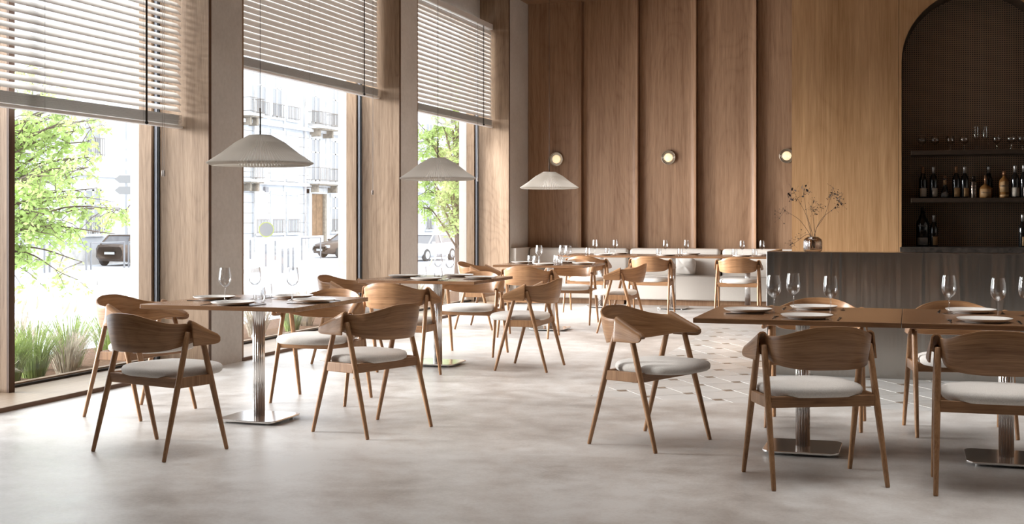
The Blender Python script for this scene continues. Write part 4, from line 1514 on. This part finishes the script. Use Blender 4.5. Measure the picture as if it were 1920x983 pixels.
# ---- grasses and rocks in the planting bed
def clump(x, y, h, n, spread, seed, mat, plumes, label, lean=(0, 0), width=.0045):
    rn = random.Random(seed)
    t = empty('grass_clump', (x, y, -.035))
    tag(t, label, 'grass', 'ornamental grasses under the windows')
    mb = MB()
    for _ in range(n):
        a = rn.uniform(0, 2 * pi); r0 = rn.random() ** .5 * spread * .28
        p0 = Vector((r0 * cos(a), r0 * sin(a), 0))
        out = Vector((cos(a), sin(a), 0)) * spread * rn.uniform(.3, 1.0) + Vector((lean[0], lean[1], 0))
        hh = h * rn.uniform(.7, 1.35)
        p1 = p0 + out * .30 + Vector((0, 0, hh * .62)); p2 = p0 + out * .72 + Vector((0, 0, hh * .95)); p3 = p0 + out * 1.2 + Vector((0, 0, hh * rn.uniform(.62, 1.0)))
        sd = Vector((-sin(a), cos(a), 0)) * width
        prev = None
        for p, w in ((p0, 1), (p1, .9), (p2, .6), (p3, .1)):
            cur = (len(mb.v), len(mb.v) + 1)
            mb.v += [tuple(p - sd * w), tuple(p + sd * w)]
            if prev: mb.f.append((prev[0], prev[1], cur[1], cur[0]))
            prev = cur
    o = mb.build('blades', M[mat], t); o['kind'] = 'stuff'
    for _ in range(plumes):
        a = rn.uniform(0, 2 * pi)
        d = Vector((cos(a), sin(a), 0)) * spread * rn.uniform(.2, .8) + Vector((lean[0], lean[1], 0))
        top = d + Vector((0, 0, h * rn.uniform(1.25, 1.75)))
        q = top + (d * .25 + Vector((0, 0, .12)))
        m2 = MB().tube([(0, 0, .02), tuple(d * .5 + Vector((0, 0, h * .7))), tuple(top)], .0016, 4)
        ax = [top.lerp(q, k / 6) for k in range(7)]
        m2.tube(ax, [.004, .012, .017, .017, .013, .008, .002], 7)
        for _k in range(60):
            c = top.lerp(q, rn.random())
            e = c + (q - top).normalized() * .02 + Vector((rn.gauss(0, 1), rn.gauss(0, 1), rn.gauss(0, 1))).normalized() * .022
            s2 = Vector((rn.gauss(0, 1), rn.gauss(0, 1), 0)).normalized() * .0016
            n0 = len(m2.v); m2.v += [tuple(c - s2), tuple(c + s2), tuple(e)]; m2.f.append((n0, n0 + 1, n0 + 2))
        m2.build('plume', M['plume'], t, True)
    return t


L1 = 'outside the closest window'; L2 = 'outside the middle window'; L3 = 'outside the far window'
clump(-6.70, 7.92, .20, 120, .22, 1, 'blade_dry', 0, 'low silvery tuft next to the window post ' + L1, (0, 0), .006)
clump(-6.86, 8.30, .36, 230, .34, 2, 'blade_green', 3, 'broad green grass clump with plumes next to the silvery tuft ' + L1)
clump(-6.95, 8.72, .36, 210, .34, 3, 'blade_green', 4, 'green grass clump with tall plumes in the middle ' + L1)
clump(-6.82, 8.98, .30, 150, .32, 4, 'blade_dry', 1, 'dry arching grass clump ' + L1)
clump(-7.12, 9.42, .36, 210, .34, 5, 'blade_green', 3, 'green grass clump behind the window chair ' + L1)
clump(-7.20, 10.10, .36, 180, .34, 6, 'blade_green', 2, 'green grass clump next to the wooden frame ' + L1)
clump(-7.35, 8.25, .42, 160, .34, 7, 'blade_dry', 7, 'pale plumed grass clump at the back ' + L1)
clump(-7.40, 9.10, .42, 130, .34, 17, 'blade_dry', 4, 'pale plumed grass clump towards the street ' + L1)
clump(-6.95, 11.75, .30, 150, .26, 8, 'blade_green', 0, 'small green clump above the rocks ' + L2)
clump(-6.95, 12.45, .34, 190, .32, 9, 'blade_dry', 1, 'dry brown clump behind the table column ' + L2)
clump(-6.90, 13.20, .34, 210, .30, 10, 'blade_green', 0, 'bright green clump between the dry ones ' + L2)
clump(-7.12, 13.95, .36, 230, .36, 12, 'blade_dry', 0, 'large dry arching clump ' + L2, (0, -.05))
clump(-7.00, 14.70, .32, 160, .30, 13, 'blade_dry', 0, 'dry clump next to the wooden frame ' + L2)
clump(-6.85, 16.60, .26, 150, .28, 14, 'blade_green', 0, 'low green clump ' + L3)
clump(-7.05, 17.30, .40, 150, .36, 15, 'blade_dry', 2, 'pale dry clump ' + L3)
clump(-7.00, 18.30, .36, 140, .34, 16, 'blade_dry', 0, 'dry clump next to the wooden frame ' + L3)


def rock(x, y, r, seed, label):
    rn = random.Random(seed)
    import bmesh
    bm = bmesh.new(); bmesh.ops.create_icosphere(bm, subdivisions=2, radius=r)
    for v_ in bm.verts:
        v_.co *= rn.uniform(.8, 1.12); v_.co.z *= .75
    me = bpy.data.meshes.new('rock'); bm.to_mesh(me); bm.free()
    me.materials.append(M['rock'])
    put(me, 'rock', x, y, -.035 + r * .5, label, 'rock', 'rocks in the planting bed')


rock(-6.72, 11.30, .10, 1, 'grey rock next to the plaster pier outside the middle window')
rock(-6.78, 11.62, .12, 2, 'larger grey rock among the grasses outside the middle window')
rock(-6.70, 12.05, .08, 3, 'small grey rock before the dry clump outside the middle window')
